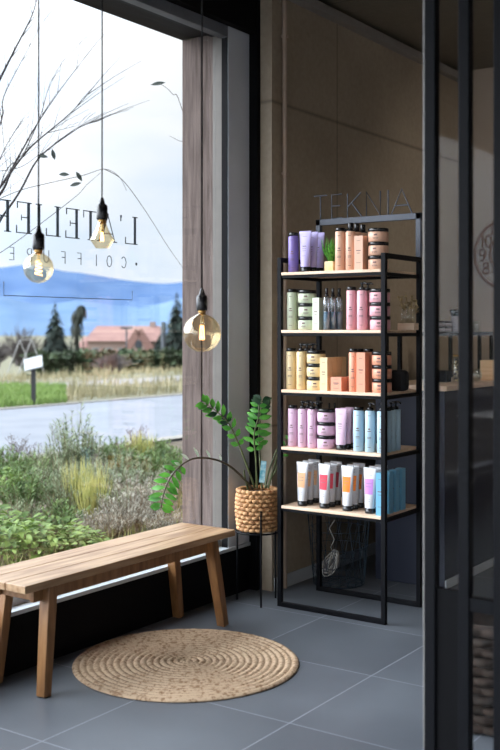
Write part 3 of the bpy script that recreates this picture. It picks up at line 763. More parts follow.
for i,(y,dz) in enumerate(((6.36,0),(6.36,.036),(6.48,0),(6.48,.036))):
    t = thing('shallow_tin', 'shallow dark tin with pale band on the riser shelf, '+('upper' if dz else 'lower')+' of the '+('left' if y<6.4 else 'right')+' pair', 'tin', (-2.89,y,RZ+dz+.0003), 0, 'dark tins on the riser')
    MB().can(.045,0,.022,24).obj('tin_body', mat('tin_label', rgb(150,140,140), .4, col2=rgb(96,88,90)), t); MB().can(.0465,.022,.0355,24).obj('lid', DKJ, t)
t = thing('lotion_bottle', 'pale grey lotion bottle with wide black top on the riser shelf', 'bottle', (-2.88,6.62,RZ+.0003))
MB().can(.027,0,.105,24).obj('bottle_body', mat('grey_plastic', rgb(170,168,178), .4), t); MB().can(.029,.105,.15,20).obj('cap', BLCAP, t); MB().tube([(0,0,.14),(-.01,-.045,.138)], .012, 8).obj('nozzle', BLCAP, t)
t = thing('glass_tumbler', 'small clear glass tumbler on the right end of the riser shelf', 'glass', (-2.88,6.98,RZ+.0003))
MB().lathe([(0,.001),(.028,.001),(.033,.075),(.031,.075),(.026,.006),(0,.006)], 24).obj('tumbler_body', VIAL, t)
# jar with beans, wooden cube, glass bowl, black box on the counter
jx = at(456.2,382,6.49)
t = thing('patterned_jar', 'slim glass jar of pale and dark pieces on the counter top', 'jar', (jx.x,jx.y,TZ))
MB().lathe([(0,.001),(.024,.001),(.025,.01),(.025,.145),(.020,.158)], 20).obj('glass_jar', VIAL, t)
q = MB(); PIE = mat('jar_pieces', rgb(226,206,160), .6, scale=55, col2=rgb(30,26,24), lo=.46, hi=.52)
for i in range(70):
    a=random.uniform(0,2*PI); r=.014*math.sqrt(random.random()); c=(r*math.cos(a),r*math.sin(a),.012+.0019*i)
    q.lathe([(0,-.007),(.006,-.004),(.0075,0),(.006,.004),(0,.007)], 7, c)
q.obj('pieces', PIE, t, kind='stuff')
MB().can(.022,.158,.17,18).obj('lid', BRASS, t)
wx = at(488.5,380,6.75)
tag(MB().box(-.058,.058,-.055,.055,0,.128).obj('wooden_cube', mat('maple', rgb(240,206,164), .5, scale=5, stretch=(1,1,10), col2=rgb(222,184,140)), loc=(wx.x,wx.y+.03,TZ), rot=(0,0,.25), bevel=.003), 'pale wooden cube box on the counter in front of the riser leg', 'box')
bx_ = at(476,382,6.5)
t = thing('glass_bowl', 'small rounded clear glass bowl on the counter beside the pale wooden cube', 'bowl', (bx_.x,bx_.y,TZ+.001))
MB().lathe([(0,0),(.02,0),(.033,.02),(.036,.045),(.026,.08),(.024,.08),(.034,.045),(.03,.02),(0,.004)], 24).obj('bowl_body', VIAL, t)
kx = at(446,381,6.5)
tag(MB().box(-.05,.05,-.04,.04,0,.07).obj('black_box', BLACKM, loc=(kx.x-.03,kx.y,TZ), bevel=.004), 'low black box on the counter to the left of the slim patterned jar', 'box')

# ================================================================== WALL CLOCK
CW = mat('clock_wood', rgb(122,84,56), .6, scale=6, stretch=(1,1,8), col2=rgb(96,64,42))
ck = thing('wall_clock', 'large round wooden openwork clock with cut-out numerals on the beige back wall', 'clock', (-2.889,YF-.012,2.08))
def ring(r, rad, seg=48): return [(r*math.cos(2*PI*i/seg), 0, r*math.sin(2*PI*i/seg)) for i in range(seg)], rad
q = MB(); a_, r_ = ring(.268,.014); q.tube(a_, r_, 8, closed=True); a_, r_ = ring(.145,.013); q.tube(a_, r_, 8, closed=True); q.obj('rim', CW, ck)
disc = MB(); disc.lathe([(0,-.006),(.128,-.006),(.13,0),(.128,.006),(0,.006)], 40)
d_ = disc.obj('dial_plate', CW, ck); d_.rotation_euler = (PI/2,0,0)
for hN in range(1,13):
    a = PI/2-hN*PI/6; q = MB(); s = str(hN); wd = .05*len(s)
    for i_, ch in enumerate(s):
        glyph(q, ch, lambda u,v_: (.208*math.cos(a)-wd/2+i_*.045+u, 0, .208*math.sin(a)-.045+v_), .09, .0105, 6)
    q.obj('numeral', CW, ck)
for ang, l, nm in ((2.2,.10,'hour_hand'),(.6,.17,'minute_hand')):
    MB().bar((0,-.012,0),(l*math.cos(ang),-.012,l*math.sin(ang)),.010,.003, up=(0,1,0)).obj(nm, BLCAP, ck)

# ================================================================== OUTSIDE
SOIL = mat('garden_soil', rgb(97,85,70), .95, scale=7, col2=rgb(60,51,40), bump=.6, detail=8)
ROAD = mat('asphalt_road', rgb(116,120,128), .8, scale=1.2, col2=rgb(104,109,118), detail=8)
VERGE = mat('verge_ground', rgb(113,107,86), .95, scale=.6, col2=rgb(88,90,63), detail=8)
FIELD = mat('far_field', rgb(78,85,63), .95, scale=.05, col2=rgb(93,89,68))
mb = MB(); mb.box(-9.1,-3.95,-12,60,-.35,-.05); struct(mb.obj('ground_garden', SOIL))
mb = MB(); mb.box(-3.95,12,7.9,60,-.35,-.06); struct(mb.obj('ground_side', SOIL))
mb = MB(); mb.box(-15.2,-9.1,-40,90,-.35,-.02); struct(mb.obj('ground_road', ROAD))
mb = MB(); mb.box(-9.35,-9.1,-40,90,-.04,-.01); mb.box(-15.35,-15.15,-40,90,-.04,0.0); struct(mb.obj('ground_kerb', mat('kerb', rgb(132,128,121), .8)))
mb = MB(); xs = [-15.2,-24,-30,-40,-60,-120,-400,-1400]; hs = [-.02,-.02,-.5,-1.5,-3.2,-4.2,-5,-5]; v=[];f=[]
for x_,h_ in zip(xs,hs): v += [(x_,-900,h_),(x_,3000,h_)]
for i in range(len(xs)-1): f.append((2*i,2*i+1,2*i+3,2*i+2))
mb.add(v,f); mb.add([(x_,y_,-.4) for x_,y_ in ((-15.2,-900),(-15.2,3000),(-15.1,3000),(-15.1,-900))],[(0,1,2,3)])
struct(mb.obj('ground_field', [VERGE]))
mb = MB(); mb.box(-21.3,-19.2,-60,120,-.03,0.0); struct(mb.obj('ground_path', mat('gravel_path', rgb(125,124,123), .9, scale=4, col2=rgb(110,107,106))))

# mountains, with distance haze painted into their blue colours
def ridge(D, prof, name, m, base, jit, seed, thick):
    rnd = random.Random(seed); mb = MB(); v=[]; n_=160; layers=9
    ph = [rnd.uniform(0,6) for _ in range(8)]
    for i in range(n_+1):
        px = -900+2300*i/n_
        xs_ = [q[0] for q in prof]; 
        if px<=prof[0][0]: y_=prof[0][1]+(prof[0][0]-px)*.01
        elif px>=prof[-1][0]: y_=prof[-1][1]-(px-prof[-1][0])*.02
        else:
            for a,b_ in zip(prof,prof[1:]):
                if a[0]<=px<=b_[0]: y_=a[1]+(b_[1]-a[1])*(px-a[0])/(b_[0]-a[0]); break
        y_ += sum(jit/(k+1)*math.sin(px*.02*(k+1)*1.7+ph[k]) for k in range(6))
        top = at(px, y_, D); 
        for j in range(layers+1):
            t=j/layers; q = at(px, 330, D-thick*t); hgt = base+(top.z-base)*(1-t)**1.15
            gz = math.sin(px*.11+ph[0]+t*5)*math.sin(px*.043+t*3)*(top.z-base)*.06*math.sin(PI*t)
            v.append((q.x,q.y,hgt+gz))
    f=[]
    for i in range(n_):
        for j in range(layers): a=i*(layers+1)+j; f.append((a,a+1,a+layers+2,a+layers+1))
    mb.add(v,f,0,True); return struct(mb.obj(name, m))
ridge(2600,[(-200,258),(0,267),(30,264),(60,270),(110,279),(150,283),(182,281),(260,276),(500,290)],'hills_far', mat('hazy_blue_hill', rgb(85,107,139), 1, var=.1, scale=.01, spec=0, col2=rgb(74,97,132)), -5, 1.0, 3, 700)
ridge(1700,[(-200,292),(0,298),(40,306),(80,300),(130,306),(182,300),(260,296),(500,300)],'hills_near', mat('pale_haze_hill', rgb(100,121,146), 1, var=.1, scale=.01, spec=0, col2=rgb(90,113,141)), -5, 1.4, 5, 500)
# house
HR = Vector((CS,SN,0)); HD = Vector((-SN,CS,0))
hc_ = at(120,330,112); hc_.z = -4.3
hs_ = thing('country_house', 'pink walled house with a reddish tiled roof and central gable across the road', 'house', hc_, YAW)
WALLH = mat('house_wall', rgb(152,130,122), .9, scale=.5); ROOFH = mat('house_roof', rgb(138,106,98), .9, scale=.6, col2=rgb(126,94,88))
WHT = mat('white_paint', rgb(153,153,153), .6); DWIN = mat('dark_window', rgb(56,60,68), .3)
MB().box(-3.4,3.9,0,7,0,4.7).obj('wall', WALLH, hs_)
MB().box(-4.6,-3.4,.8,6,0,4.0).obj('side_wing', WALLH, hs_)
rf = MB(); rf.add([(-3.9,-.5,4.6),(4.4,-.5,4.6),(4.0,3.5,6.25),(-3.0,3.5,6.25),(-3.9,7.5,4.6),(4.4,7.5,4.6)],[(0,1,2,3),(3,2,5,4),(0,3,4),(1,5,2),(0,4,5,1)]); rf.add([(-4.8,.4,3.9),(-3.4,.4,3.9),(-3.4,3.4,5.2),(-4.5,3.4,5.0),(-4.8,6.4,3.9),(-3.4,6.4,3.9)],[(0,1,2,3),(3,2,5,4),(0,3,4),(0,4,5,1),(1,5,2)]); rf.obj('roof', ROOFH, hs_)
gb = MB(); gb.add([(1.0,-.9,3.6),(3.2,-.9,3.6),(2.1,-.9,5.6),(1.0,2,3.6),(3.2,2,3.6),(2.1,3,5.6)],[(0,1,2),(0,2,5,3),(1,4,5,2)]); gb.obj('gable_wall', WALLH, hs_)
gr = MB(); gr.bar((.7,-.9,3.55),(2.1,-.9,5.75),.8,.18,up=(0,1,0)); gr.bar((3.5,-.9,3.55),(2.1,-.9,5.75),.8,.18,up=(0,1,0)); gr.obj('gable_roof', ROOFH, hs_)
q = MB(); q.box(1.75,2.45,-.98,-.9,3.9,4.7); q.obj('gable_window', DWIN, hs_)
for x_ in (-2.6,-1.2,.2,3.2):
    q = MB().box(x_-.4,x_+.4,-.06,0,2.7,3.9).obj('window', WHT, hs_); MB().box(x_-.3,x_+.3,-.09,-.06,2.8,3.8).obj('window_glass', DWIN, q)
MB().box(2.9,3.5,3.2,3.8,5.9,6.7).obj('chimney', WALLH, hs_)
# trees far
NEED = mat('conifer_needles', rgb(36,54,45), .85, scale=.8, col2=rgb(22,36,31)); TRK = mat('bark', rgb(63,51,43), .9)
def conifer(px, pyb, pyt, d, wpx, label, seed):
    rnd=random.Random(seed); b0=at(px,pyb,d); tp=at(px,pyt,d); Hh=tp.z-b0.z; Rad=wpx/2/F*d
    t = thing('conifer_tree', label, 'tree', b0)
    MB().tube([(0,0,0),(0,0,Hh)], [Hh*.03,.01], 8).obj('trunk', TRK, t)
    mb=MB()
    for k in range(26):
        q=k/26; zz=Hh*(.1+.88*q); rr=Rad*(1-q)**.8*1.5
        for j in range(int(34*(1-q))+8):
            a=rnd.uniform(0,2*PI); l=rr*rnd.uniform(.5,1.1)+.05
            mb.leaf((0,0,zz+rnd.uniform(-.02,.02)*Hh),(math.cos(a),math.sin(a),-.18),(0,0,1),l,max(.12,l*.42),bend=.22,k=2)
    mb.obj('foliage', NEED, t); return t
conifer(55,366,301,80,30,'tall dark conifer to the left of the pink walled house',1)
conifer(177,368,291,75,34,'tall dark conifer beside the timber pillar, right of the house',2)
conifer(160,368,333,78,24,'shorter dark conifer next to the grey utility pole',3)
b0 = at(76,366,72)
t = thing('weeping_tree', 'dark weeping tree with drooping top between the conifer and the house', 'tree', b0)
s_ = 72/F; mb=MB(); tr = [Vector((0,0,0)),Vector((.0,0,2.2)),Vector((.1,0,3.6)),Vector((.45,0,4.2)),Vector((.6,0,3.9))]
mb.tube(tr,[.12,.09,.06,.04,.02],6); mb.obj('trunk', TRK, t)
mb=MB(); rnd=random.Random(8)
for i in range(420):
    q=rnd.random(); k=min(3,int(q*4)); p_=tr[k].lerp(tr[k+1],q*4-k); a=rnd.uniform(0,2*PI); p_=p_+Vector((math.cos(a),math.sin(a),0))*rnd.uniform(0,.22+.3*(1-q))
    mb.leaf(p_,(math.cos(a)*.35,math.sin(a)*.35,-1),(math.cos(a),math.sin(a),0),rnd.uniform(.4,.9),.14,k=2)
mb.obj('foliage', mat('weeping_needles', rgb(60,64,57), .85, scale=1, col2=rgb(39,46,39)), t)
# hedge, bare shrubs
mb=MB(); rnd=random.Random(4); a0=at(35,330,52); a1=at(196,330,60)
for i in range(5200):
    q=rnd.random(); p_=a0.lerp(a1,q); p_.z=-1.2+rnd.random()**.7*(1.42+.10*math.sin(q*40)); p_+=Vector((rnd.gauss(0,.35),rnd.gauss(0,.35),0))
    mb.leaf(p_,(rnd.gauss(0,1),rnd.gauss(0,1),rnd.uniform(-.2,1)),(rnd.gauss(0,1),rnd.gauss(0,1),1),.36,.24,k=2)
tag(mb.obj('clipped_hedge', mat('hedge_leaf', rgb(64,81,51), .85, scale=1, col2=rgb(45,60,39))), 'long clipped green hedge in front of the pink walled house', 'hedge')
TWIG = mat('bare_twigs', rgb(100,93,92), .9, scale=2, col2=rgb(79,72,74))
def bare_shrub(px, pyb, pyt, d, wpx, label, seed):
    rnd=random.Random(seed); b0=at(px,pyb,d); Hh=(pyb-pyt)/F*d; W_=wpx/2/F*d; mb=MB()
    for i in range(260):
        a=rnd.uniform(0,2*PI); r=W_*math.sqrt(rnd.random()); hh=Hh*rnd.uniform(.5,1)*math.sqrt(max(.1,1-(r/W_)**2*.7))
        mb.tube([(rnd.uniform(-.3,.3),rnd.uniform(-.3,.3),0),(r*.5*math.cos(a),r*.5*math.sin(a),hh*.6),(r*math.cos(a)+rnd.gauss(0,.15),r*math.sin(a),hh)],[.035,.022,.012],3)
    tag(mb.obj('bare_shrub', TWIG, loc=b0), label, 'shrub')
bare_shrub(22,366,322,62,46,'bare greyish shrub at the left behind the white swing frame',1)
bare_shrub(-8,368,335,56,40,'bare greyish shrub cut by the left edge of the picture',2)
bare_shrub(112,372,352,48,40,'low bare shrub in front of the hedge below the house',3)
# poles, lamp, swing frame, info board
PG_ = mat('pole_grey', rgb(68,74,82), .6)
p0=at(163.5,372,70); tag(MB().tube([(0,0,0),(0,0,(372-322)/F*70)],.16,10).obj('utility_pole', PG_, loc=p0), 'grey utility pole between the house and the right conifer', 'pole')
p0=at(126.5,372,60); t=thing('street_lamp', 'thin street lamp with a flat T-shaped head in front of the house', 'street lamp', p0); Hh=(372-328)/F*60
MB().tube([(0,0,0),(0,0,Hh)],.05,8).obj('pole', PG_, t); MB().bar(-HR*.32+Vector((0,0,Hh)),HR*.32+Vector((0,0,Hh)),.2,.12).obj('lamp_head', PG_, t)
p0=at(20,376,42); t=thing('swing_frame', 'white A-shaped swing frame on the far verge at left', 'swing frame', p0)
for s1 in (-1,1): MB().tube([HR*.55*s1,Vector((0,0,1.45))],.022,8).obj('leg', WHT, t)
for s1 in (-1,1): MB().tube([HR*.55*s1-HR*.0+HD*2.2,Vector((0,0,1.45))+HD*2.2],.022,8).obj('leg', WHT, t)
MB().tube([Vector((0,0,1.45)),Vector((0,0,1.45))+HD*2.2],.022,8).obj('top_bar', WHT, t)
p0=on_ground(33.5,405,-.02); t=thing('info_board', 'small white slanted information board on a dark post across the road', 'sign board', p0)
MB().box(-.045,.045,-.03,.03,0,.75).obj('post', mat('dark_post', rgb(31,33,38), .6), t).rotation_euler=(0,0,YAW)
bd = MB().box(-.19,.19,-.15,.15,0,.025).obj('board', mat('white_board', rgb(160,163,166), .4), t, loc=(0,0,.84)); bd.rotation_euler=(R(50),R(-14),YAW)

# ---- vegetation
DRYG = mat('dry_grass', rgb(168,158,128), .9, scale=1.5, col2=rgb(122,118,86), transl=.2)
GRS = mat('green_grass', rgb(128,152,84), .8, scale=2, col2=rgb(98,124,62), transl=.3)
def blades(mb, rnd, c, hh, w_, lean=.3):
    a=rnd.uniform(0,2*PI); l=rnd.uniform(0,lean)
    mb.leaf(c,(math.cos(a)*l,math.sin(a)*l,1),(math.cos(a),math.sin(a),0),hh,w_,bend=.25,k=2)
mb=MB(); rnd=random.Random(11)
for i in range(5200):
    px=rnd.uniform(-60,66); py=rnd.uniform(386,408); p_=on_ground(px,py,-.02)
    if p_.x>-15.45: continue
    blades(mb,rnd,p_,rnd.uniform(.06,.16),.05,.8)
tag(mb.obj('verge_grass', GRS), 'bright green grass on the far verge around the information board', 'grass', kind='stuff')
mb=MB()
for i in range(5200):
    px=rnd.uniform(-60,200); d=rnd.choice((rnd.uniform(20,26),rnd.uniform(26,46))); p_=at(px,330,d); p_.z=-.03
    if p_.x>-15.6 or (px<66 and d<27): continue
    if -21.5 < p_.x < -19.1 : continue
    if p_.x < -24: p_.z = -.03-(-24-p_.x)*.09
    tall = 1.6 if (60<px<115 and rnd.random()<.25) else 1
    blades(mb,rnd,p_,rnd.uniform(.12,.34)*tall,.035,.6)
tag(mb.obj('dry_verge_grass', DRYG), 'tall dry blond grass on the far side of the road', 'grass', kind='stuff')

def plant_leafy(rnd, n_=150, h=.35, w_=.4, m_=None):
    mb=MB()
    for i in range(n_):
        a=rnd.uniform(0,2*PI); r=w_*math.sqrt(rnd.random()); z_=h*rnd.uniform(.2,1)*(1-.5*(r/w_)**2)
        d=Vector((math.cos(a),math.sin(a),rnd.uniform(-.1,.9))); mb.leaf((r*math.cos(a),r*math.sin(a),z_),d,(rnd.gauss(0,.3),rnd.gauss(0,.3),1),rnd.uniform(.045,.095),rnd.uniform(.026,.05),bend=.4)
    return mb
def plant_spiky(rnd, ns=46, h=.5, w_=.35, ll=.055, lw=.011, per=26):
    mb=MB()
    for i in range(ns):
        a=rnd.uniform(0,2*PI); r=w_*math.sqrt(rnd.random()); hh=h*rnd.uniform(.6,1.05)*(1-.35*(r/w_)**2); b_=Vector((r*.45*math.cos(a),r*.45*math.sin(a),0)); e=Vector((r*math.cos(a),r*math.sin(a),hh))
        mb.tube([b_,b_.lerp(e,.5)+Vector((0,0,.03)),e],[.004,.003,.0015],3,mi=1)
        for j in range(per):
            q=.2+.8*j/per; p_=b_.lerp(e,q); aa=rnd.uniform(0,2*PI)
            mb.leaf(p_,(math.cos(aa),math.sin(aa),.9),(0,0,1),ll*rnd.uniform(.7,1.2),lw,bend=.15,k=2)
    return mb
def plant_grass(rnd, n_=170, h=.45, w_=.18):
    mb=MB()
    for i in range(n_):
        a=rnd.uniform(0,2*PI); r=w_*math.sqrt(rnd.random())*.5; l=rnd.uniform(.1,.9)
        mb.leaf((r*math.cos(a),r*math.sin(a),0),(math.cos(a)*l,math.sin(a)*l,1),(math.cos(a),math.sin(a),0),h*rnd.uniform(.6,1.1),.010,bend=.35,k=4)
    return mb
def plant_seed(rnd, ns=34, h=.6, w_=.3):
    mb=MB()
    for i in range(ns):
        a=rnd.uniform(0,2*PI); r=w_*math.sqrt(rnd.random()); e=Vector((r*math.cos(a),r*math.sin(a),h*rnd.uniform(.5,1.05))); mb.tube([(r*.3*math.cos(a),r*.3*math.sin(a),0),e*.55+Vector((0,0,.03)),e],[.004,.0028,.0018],3)
        for j in range(7):
            p_=e*rnd.uniform(.6,1); aa=rnd.uniform(0,2*PI); q=p_+Vector((math.cos(aa)*.06,math.sin(aa)*.06,.05)); mb.tube([p_,q],.0016,3)
            mb.lathe([(0,-.008),(.008,0),(0,.008)],5,q)
    return mb
LG = mat('garden_leaf_bright', rgb(128,152,70), .6, scale=6, col2=rgb(66,96,40), transl=.3)
SG = mat('garden_leaf_sage', rgb(148,158,125), .75, scale=5, col2=rgb(97,113,80), transl=.2)
MG = mat('garden_leaf_mid', rgb(117,141,77), .7, scale=5, col2=rgb(72,99,52), transl=.25)
GRY = mat('garden_leaf_grey', rgb(174,171,157), .8, scale=5, col2=rgb(126,121,109), transl=.2)
BRT = mat('brown_seed_stem', rgb(96,78,62), .9, scale=6, col2=rgb(70,56,46)); STB = mat('stem_brown', rgb(116,95,71), .9)
rnd=random.Random(21)
PROT = {}
def make(kind):
    if kind=='leafy': mb=plant_leafy(rnd,420,.30,.36); m_=[LG]; nm='leafy_plant'
    elif kind=='sage': mb=plant_spiky(rnd,60,.5,.34); m_=[SG,STB]; nm='sage_shrub'
    elif kind=='mid': mb=plant_spiky(rnd,60,.42,.34,.06,.016,22); m_=[MG,STB]; nm='green_shrub'
    elif kind=='grey': mb=plant_spiky(rnd,60,.38,.32,.045,.010,24); m_=[GRY,STB]; nm='grey_leaved_shrub'
    elif kind=='grass': mb=plant_grass(rnd); m_=[mat('tuft_grass', rgb(197,188,120), .8, scale=5, col2=rgb(148,151,83), transl=.3)]; nm='grass_tuft'
    elif kind=='seed': mb=plant_seed(rnd); m_=[BRT]; nm='dried_seed_plant'
    elif kind=='tall': mb=plant_spiky(rnd,26,.85,.22,.075,.014,36); m_=[SG,STB]; nm='tall_sage_shrub'
    o=mb.obj(nm,m_); return o
cats={'leafy':'plant','sage':'shrub','mid':'shrub','grey':'shrub','grass':'grass tuft','seed':'plant','tall':'shrub'}
desc={'leafy':'low bright green broad leaved plant','sage':'sage green fine leaved shrub','mid':'mid green small leaved shrub','grey':'silvery grey leaved shrub','grass':'blond green arching grass tuft','seed':'brown dried seed head plant','tall':'tall upright sage green shrub'}
plants=[ # kind, px, base py, scale, where
 ('leafy',12,556,1.0,'at the lower left of the garden, nearest the glass'),('leafy',50,556,.9,'behind the left half of the bench'),('leafy',78,552,.6,'just right of the larger green ones above the bench'),('leafy',-20,545,1.0,'cut by the left edge of the picture'),('mid',25,512,1.1,'in the middle of the left garden bed'),('sage',52,497,1.1,'below the tall sage shrub at left'),('leafy',-2,494,.9,'at the left edge, second row from the glass'),('sage',66,515,1.0,'beside the blond grass tuft on its left, mid bed'),
 ('tall',72,478,1.0,'standing highest in front of the road'),('tall',60,484,.75,'left neighbour of the tallest shrub'),('tall',88,482,.8,'right neighbour of the tallest shrub'),
 ('sage',104,500,1.1,'right of the blond grass tuft'),('sage',122,488,1.1,'in the middle of the garden by the road'),('sage',92,492,1.0,'behind the blond grass tuft'),('sage',142,500,1.0,'between the silvery shrubs and the road'),('sage',110,520,.9,'above the middle of the bench'),('sage',40,478,1.0,'at the left near the road edge'),('sage',158,512,.8,'near the arching stem of the potted plant'),
 ('mid',135,478,1.1,'under the tall dry stems at the right of the bed'),('mid',165,470,1.0,'beside the timber pillar near the road'),('mid',152,462,.9,'farthest back at the right of the bed'),('mid',118,466,1.0,'at the road edge in the middle'),('mid',96,468,1.0,'at the road edge right of the tallest shrub'),('mid',30,490,1.0,'at left between leafy plants and road'),('mid',8,482,1.1,'at the far left near the road edge'),('mid',150,485,1.0,'in the right middle of the bed'),
 ('grey',128,528,1.1,'right above the bench centre'),('grey',146,520,1.1,'left of the timber pillar close to the bench'),('grey',112,535,.9,'directly behind the bench centre'),('grey',132,508,1.1,'in the centre right of the bed'),('grey',160,535,.8,'at the foot of the timber pillar'),('grey',95,540,.8,'behind the bench beside the leafy plants'),('grey',172,495,.9,'half hidden by the potted plant leaves'),
 ('grass',84,512,1.2,'in the middle of the garden bed'),('grass',92,520,1.0,'just in front of the larger tuft'),('grass',140,468,1.1,'at the right by the road'),
 ('seed',14,470,1.0,'at the left against the road'),('seed',34,476,.9,'second from left against the road'),('seed',140,462,1.1,'rising against the road at right'),('seed',128,470,.9,'left of the other right hand dried plant'),('seed',-10,478,1.0,'at the very left edge against the road'),
 ('mid',178,478,.8,'partly behind the timber pillar'),('sage',20,532,.8,'among the leafy plants at lower left'),('mid',64,535,.8,'between the leafy plants and silvery shrubs'),
 ('sage',76,498,1.0,'left of the blond grass tuft, below the tallest shrub'),
]
for kd,px,py,sc,wh in plants:
    p_=on_ground(px,py,-.05)
    if kd not in PROT: o=make(kd); PROT[kd]=o
    else: o=PROT[kd].copy(); C.objects.link(o)
    o.location=p_; o.rotation_euler=(0,0,rnd.uniform(0,6.28)); sc*={'leafy':.95,'sage':.72,'mid':.82,'grey':.78,'grass':.8,'seed':.62,'tall':1.0}[kd]; o.scale=(sc,)*3
    tag(o, f'{desc[kd]} {wh}', cats[kd], {'leafy':'broad leaved garden plants','sage':'sage garden shrubs','mid':'green garden shrubs','grey':'silvery garden shrubs','grass':'grass tufts in the garden','seed':'dried seed plants','tall':'tall sage shrubs'}[kd])
# pale low ground cover between the shrubs
mb=MB(); rnd=random.Random(31)
for i in range(2600):
    p_=on_ground(rnd.uniform(-40,200),rnd.uniform(462,575),-.05)
    if p_.x<-9.0 or p_.x>-4.1: continue
    blades(mb,rnd,p_,rnd.uniform(.04,.14),.012,1.2)
tag(mb.obj('garden_ground_cover', mat('ground_cover', rgb(148,144,96), .85, scale=2, col2=rgb(109,114,66), transl=.2)), 'short sparse weeds covering the soil of the garden bed', 'weeds', kind='stuff')

# bare tree with branches reaching over the left of the view
BRK = mat('branch_bark', rgb(42,35,36), .85, scale=10, col2=rgb(28,24,26))
tb = at(-70,500,8.6); tb.z=-.05
t = thing('bare_tree', 'leafless tree outside whose dark branches reach in from the left', 'tree', (0,0,0))
def Z5(pts, d): return [at(a/2.78, b_/2.78, d) for a,b_ in pts]
junc = at(-45,260,8.6)
mb=MB(); mb.tube([tb, tb.lerp(junc,.5)+Vector((.05,.03,0)), junc], [.10,.08,.055], 10); mb.obj('trunk', BRK, t)
B = [ (Z5([(-120,660),(0,520),(60,420),(100,350),(160,260),(232,165)],8.4),.016),
 (Z5([(-120,690),(0,540),(30,480),(80,415),(130,370),(190,320),(245,262)],8.0),.017),
 (Z5([(-100,740),(40,556),(100,450),(160,395),(225,352),(268,338)],7.8),.014),
 (Z5([(-120,640),(-20,480),(20,400),(70,320)],8.8),.012),
 (Z5([(-120,560),(-60,350),(0,220),(40,140),(90,40),(110,-40)],9.8),.026),
 (Z5([(-120,600),(-40,440),(5,330),(10,270),(60,170),(120,60)],10.5),.018),
 (Z5([(60,440),(110,330),(140,230),(185,155)],8.6),.007),
 (Z5([(130,370),(180,358),(230,345)],7.9),.005),
 (Z5([(-100,620),(-20,560),(20,470),(60,440)],9.0),.014),
 (Z5([(0,300),(8,370),(14,440),(30,500)],9.0),.006)]
rnd=random.Random(5)
for P_,r0 in B:
    P_=crom([junc]+P_[0:] if P_[0].x< -99 else P_,6); n_=len(P_); mb=MB(); mb.tube(P_,[.72*r0*(1-.85*i/(n_-1)) for i in range(n_)],6)
    for i in range(n_//3,n_,2):
        d=(P_[min(i+1,n_-1)]-P_[i-1]).normalized(); s1=rnd.choice((-1,1)); sd=HR*s1*rnd.uniform(.3,.7)+Vector((0,0,rnd.uniform(.1,.5)))+HD*rnd.uniform(-.4,.4)
        l=rnd.uniform(.08,.32); e=P_[i]+(d+sd)*l; mb.tube([P_[i],P_[i].lerp(e,.5)+Vector((0,0,.01)),e],[r0*.2,.0018,.0009],4)
    mb.obj('branch', BRK, t)
# thin leafy twigs with the last leaves
LST = mat('last_leaf', rgb(40,53,46), .6, col2=rgb(29,39,38))
t = thing('leafy_sapling', 'thin arching sapling twigs with a few last leaves outside the window', 'sapling', (0,0,0))
d=7.2
TW=[[(-100,760),(20,690),(200,555),(240,515),(280,480)],[(-100,600),(40,535),(140,508),(230,488),(290,470),(330,490),(352,530)],[(600,640),(505,300),(480,262),(450,236),(418,236)],[(620,600),(540,420),(520,396),(500,392),(472,378)],[(-100,480),(40,470),(110,430),(150,410)],[(290,470),(340,500),(400,580),(470,690),(520,760)]]
for P_ in TW:
    P_=crom(Z5(P_,d),5); MB().tube(P_,[0.003*(1-.6*i/(len(P_)-1)) for i in range(len(P_))],5).obj('twig', BRK, t)
mb=MB()
for (a,b_),(u,v_),l in (((104,432),(1,.15),.075),((145,415),(.25,1),.075),((164,485),(1,0),.072),((195,517),(1,-.3),.08),((212,478),(.5,.8),.075),((420,236),(.8,-.15),.10)):
    p_=at(a/2.78,b_/2.78,d); dd=HR*u-Vector((0,0,1))*v_; mb.leaf(p_,dd,HD*-1+Vector((0,0,.3)),l,.03,bend=.05)
mb.obj('leaf', LST, t)

# ================================================================== LIGHT
W = bpy.data.worlds.new('overcast_sky'); bpy.context.scene.world = W; W.use_nodes = True
N = W.node_tree.nodes; L = W.node_tree.links; bg = N['Background']
tc = N.new('ShaderNodeTexCoord'); mp = N.new('ShaderNodeMapping'); mp.inputs['Scale'].default_value=(1,1,3.2); L.new(tc.outputs['Generated'], mp.inputs[0])
nz = N.new('ShaderNodeTexNoise'); nz.inputs['Scale'].default_value=2.6; nz.inputs['Detail'].default_value=6; nz.inputs['Roughness'].default_value=.5; L.new(mp.outputs[0], nz.inputs['Vector'])
rp = N.new('ShaderNodeValToRGB'); rp.color_ramp.elements[0].position=.40; rp.color_ramp.elements[1].position=.60
rp.color_ramp.elements[0].color=(.74,.84,.95,1); rp.color_ramp.elements[1].color=(.99,.995,1,1); L.new(nz.outputs[0], rp.inputs[0])
nm = N.new('ShaderNodeVectorMath'); nm.operation='NORMALIZE'; L.new(tc.outputs['Generated'], nm.inputs[0])
dt = N.new('ShaderNodeVectorMath'); dt.operation='DOT_PRODUCT'; L.new(nm.outputs[0], dt.inputs[0])
sd_ = Vector((-.72,-.5,.55)).normalized(); dt.inputs[1].default_value = sd_
mr = N.new('ShaderNodeMapRange'); mr.inputs[1].default_value=.15; mr.inputs[2].default_value=1; mr.inputs[3].default_value=1; mr.inputs[4].default_value=8; mr.interpolation_type='SMOOTHSTEP'
L.new(dt.outputs['Value'], mr.inputs[0])
L.new(rp.outputs[0], bg.inputs[0]); L.new(mr.outputs[0], bg.inputs[1])
SKYK = 1.0
sn = bpy.data.lights.new('sun','SUN'); sn.energy=1.6; sn.angle=R(40); sn.color=(1,.97,.93)
so = bpy.data.objects.new('sun', sn); C.objects.link(so); so.rotation_euler = sd_.to_track_quat('Z','Y').to_euler()

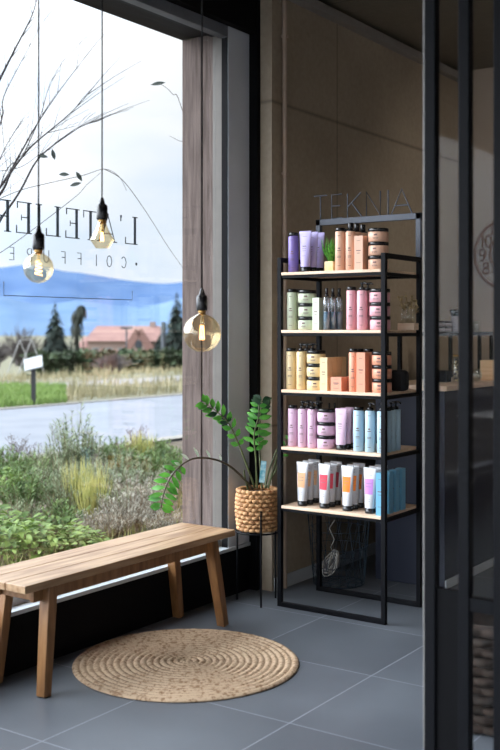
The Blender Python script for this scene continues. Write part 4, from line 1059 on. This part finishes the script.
# unseen ceiling spotlights, added to brighten the rack, counter and back wall
SPM = mat('fill_spot_glow', (1,.9,.75,1), emis=(1,.86,.68,1), es=6)
for i,(x,y,tx,ty,tz,e) in enumerate(((-1.6,2.4,-2.75,4.8,1.2,38),(-1.0,5.2,-2.7,6.4,1.2,20),(-.6,5.6,-2.6,7.6,2.0,60))):
    t=thing('fill_spotlight','small black ceiling spotlight added as unseen fill, '+('aimed at the product rack','aimed at the counter','aimed at the wall clock')[i],'spotlight',(x,y,HC-.14),0,'added ceiling spotlights')
    MB().lathe([(0,.12),(.03,.12),(.035,.10),(.035,0),(.03,0),(.03,.03),(0,.03)],20).obj('lamp_body', BLCAP, t); MB().box(-.01,.01,-.01,.01,.12,.14).obj('mount', BLCAP, t)
    MB().lathe([(0,.02),(.028,.02)],16).obj('lamp_glow', SPM, t)
    ld=bpy.data.lights.new('fill_spot','SPOT'); ld.energy=e; ld.spot_size=R(75); ld.spot_blend=.9; ld.shadow_soft_size=.12; ld.color=(1,.93,.84)
    lo_=bpy.data.objects.new('fill_spot',ld); C.objects.link(lo_); lo_.location=(x,y,HC-.17); lo_.rotation_euler=(Vector((x,y,HC-.17))-Vector((tx,ty,tz))).to_track_quat('Z','Y').to_euler()

# ================================================================== CAMERA
cam = bpy.data.cameras.new('camera'); co = bpy.data.objects.new('camera', cam); C.objects.link(co)
co.location=(0,0,EYE); co.rotation_euler=(PI/2,0,YAW)
cam.sensor_fit='AUTO'; cam.sensor_width=36; cam.lens=50.02; cam.shift_y=-.06; cam.clip_end=8000; cam.clip_start=.05
cam.dof.use_dof=True; cam.dof.focus_distance=5.5; cam.dof.aperture_fstop=2.8
S = bpy.context.scene; S.camera = co
S.view_settings.view_transform='Standard'; S.view_settings.look='None'; S.view_settings.gamma=1; S.view_settings.exposure=0.14
try: S.view_settings.use_curve_mapping=False
except Exception: pass
S.cycles.use_denoising=True; S.cycles.max_bounces=10; S.cycles.diffuse_bounces=6; S.cycles.transparent_max_bounces=24
S.cycles.caustics_reflective=False; S.cycles.caustics_refractive=False; S.cycles.sample_clamp_indirect=6
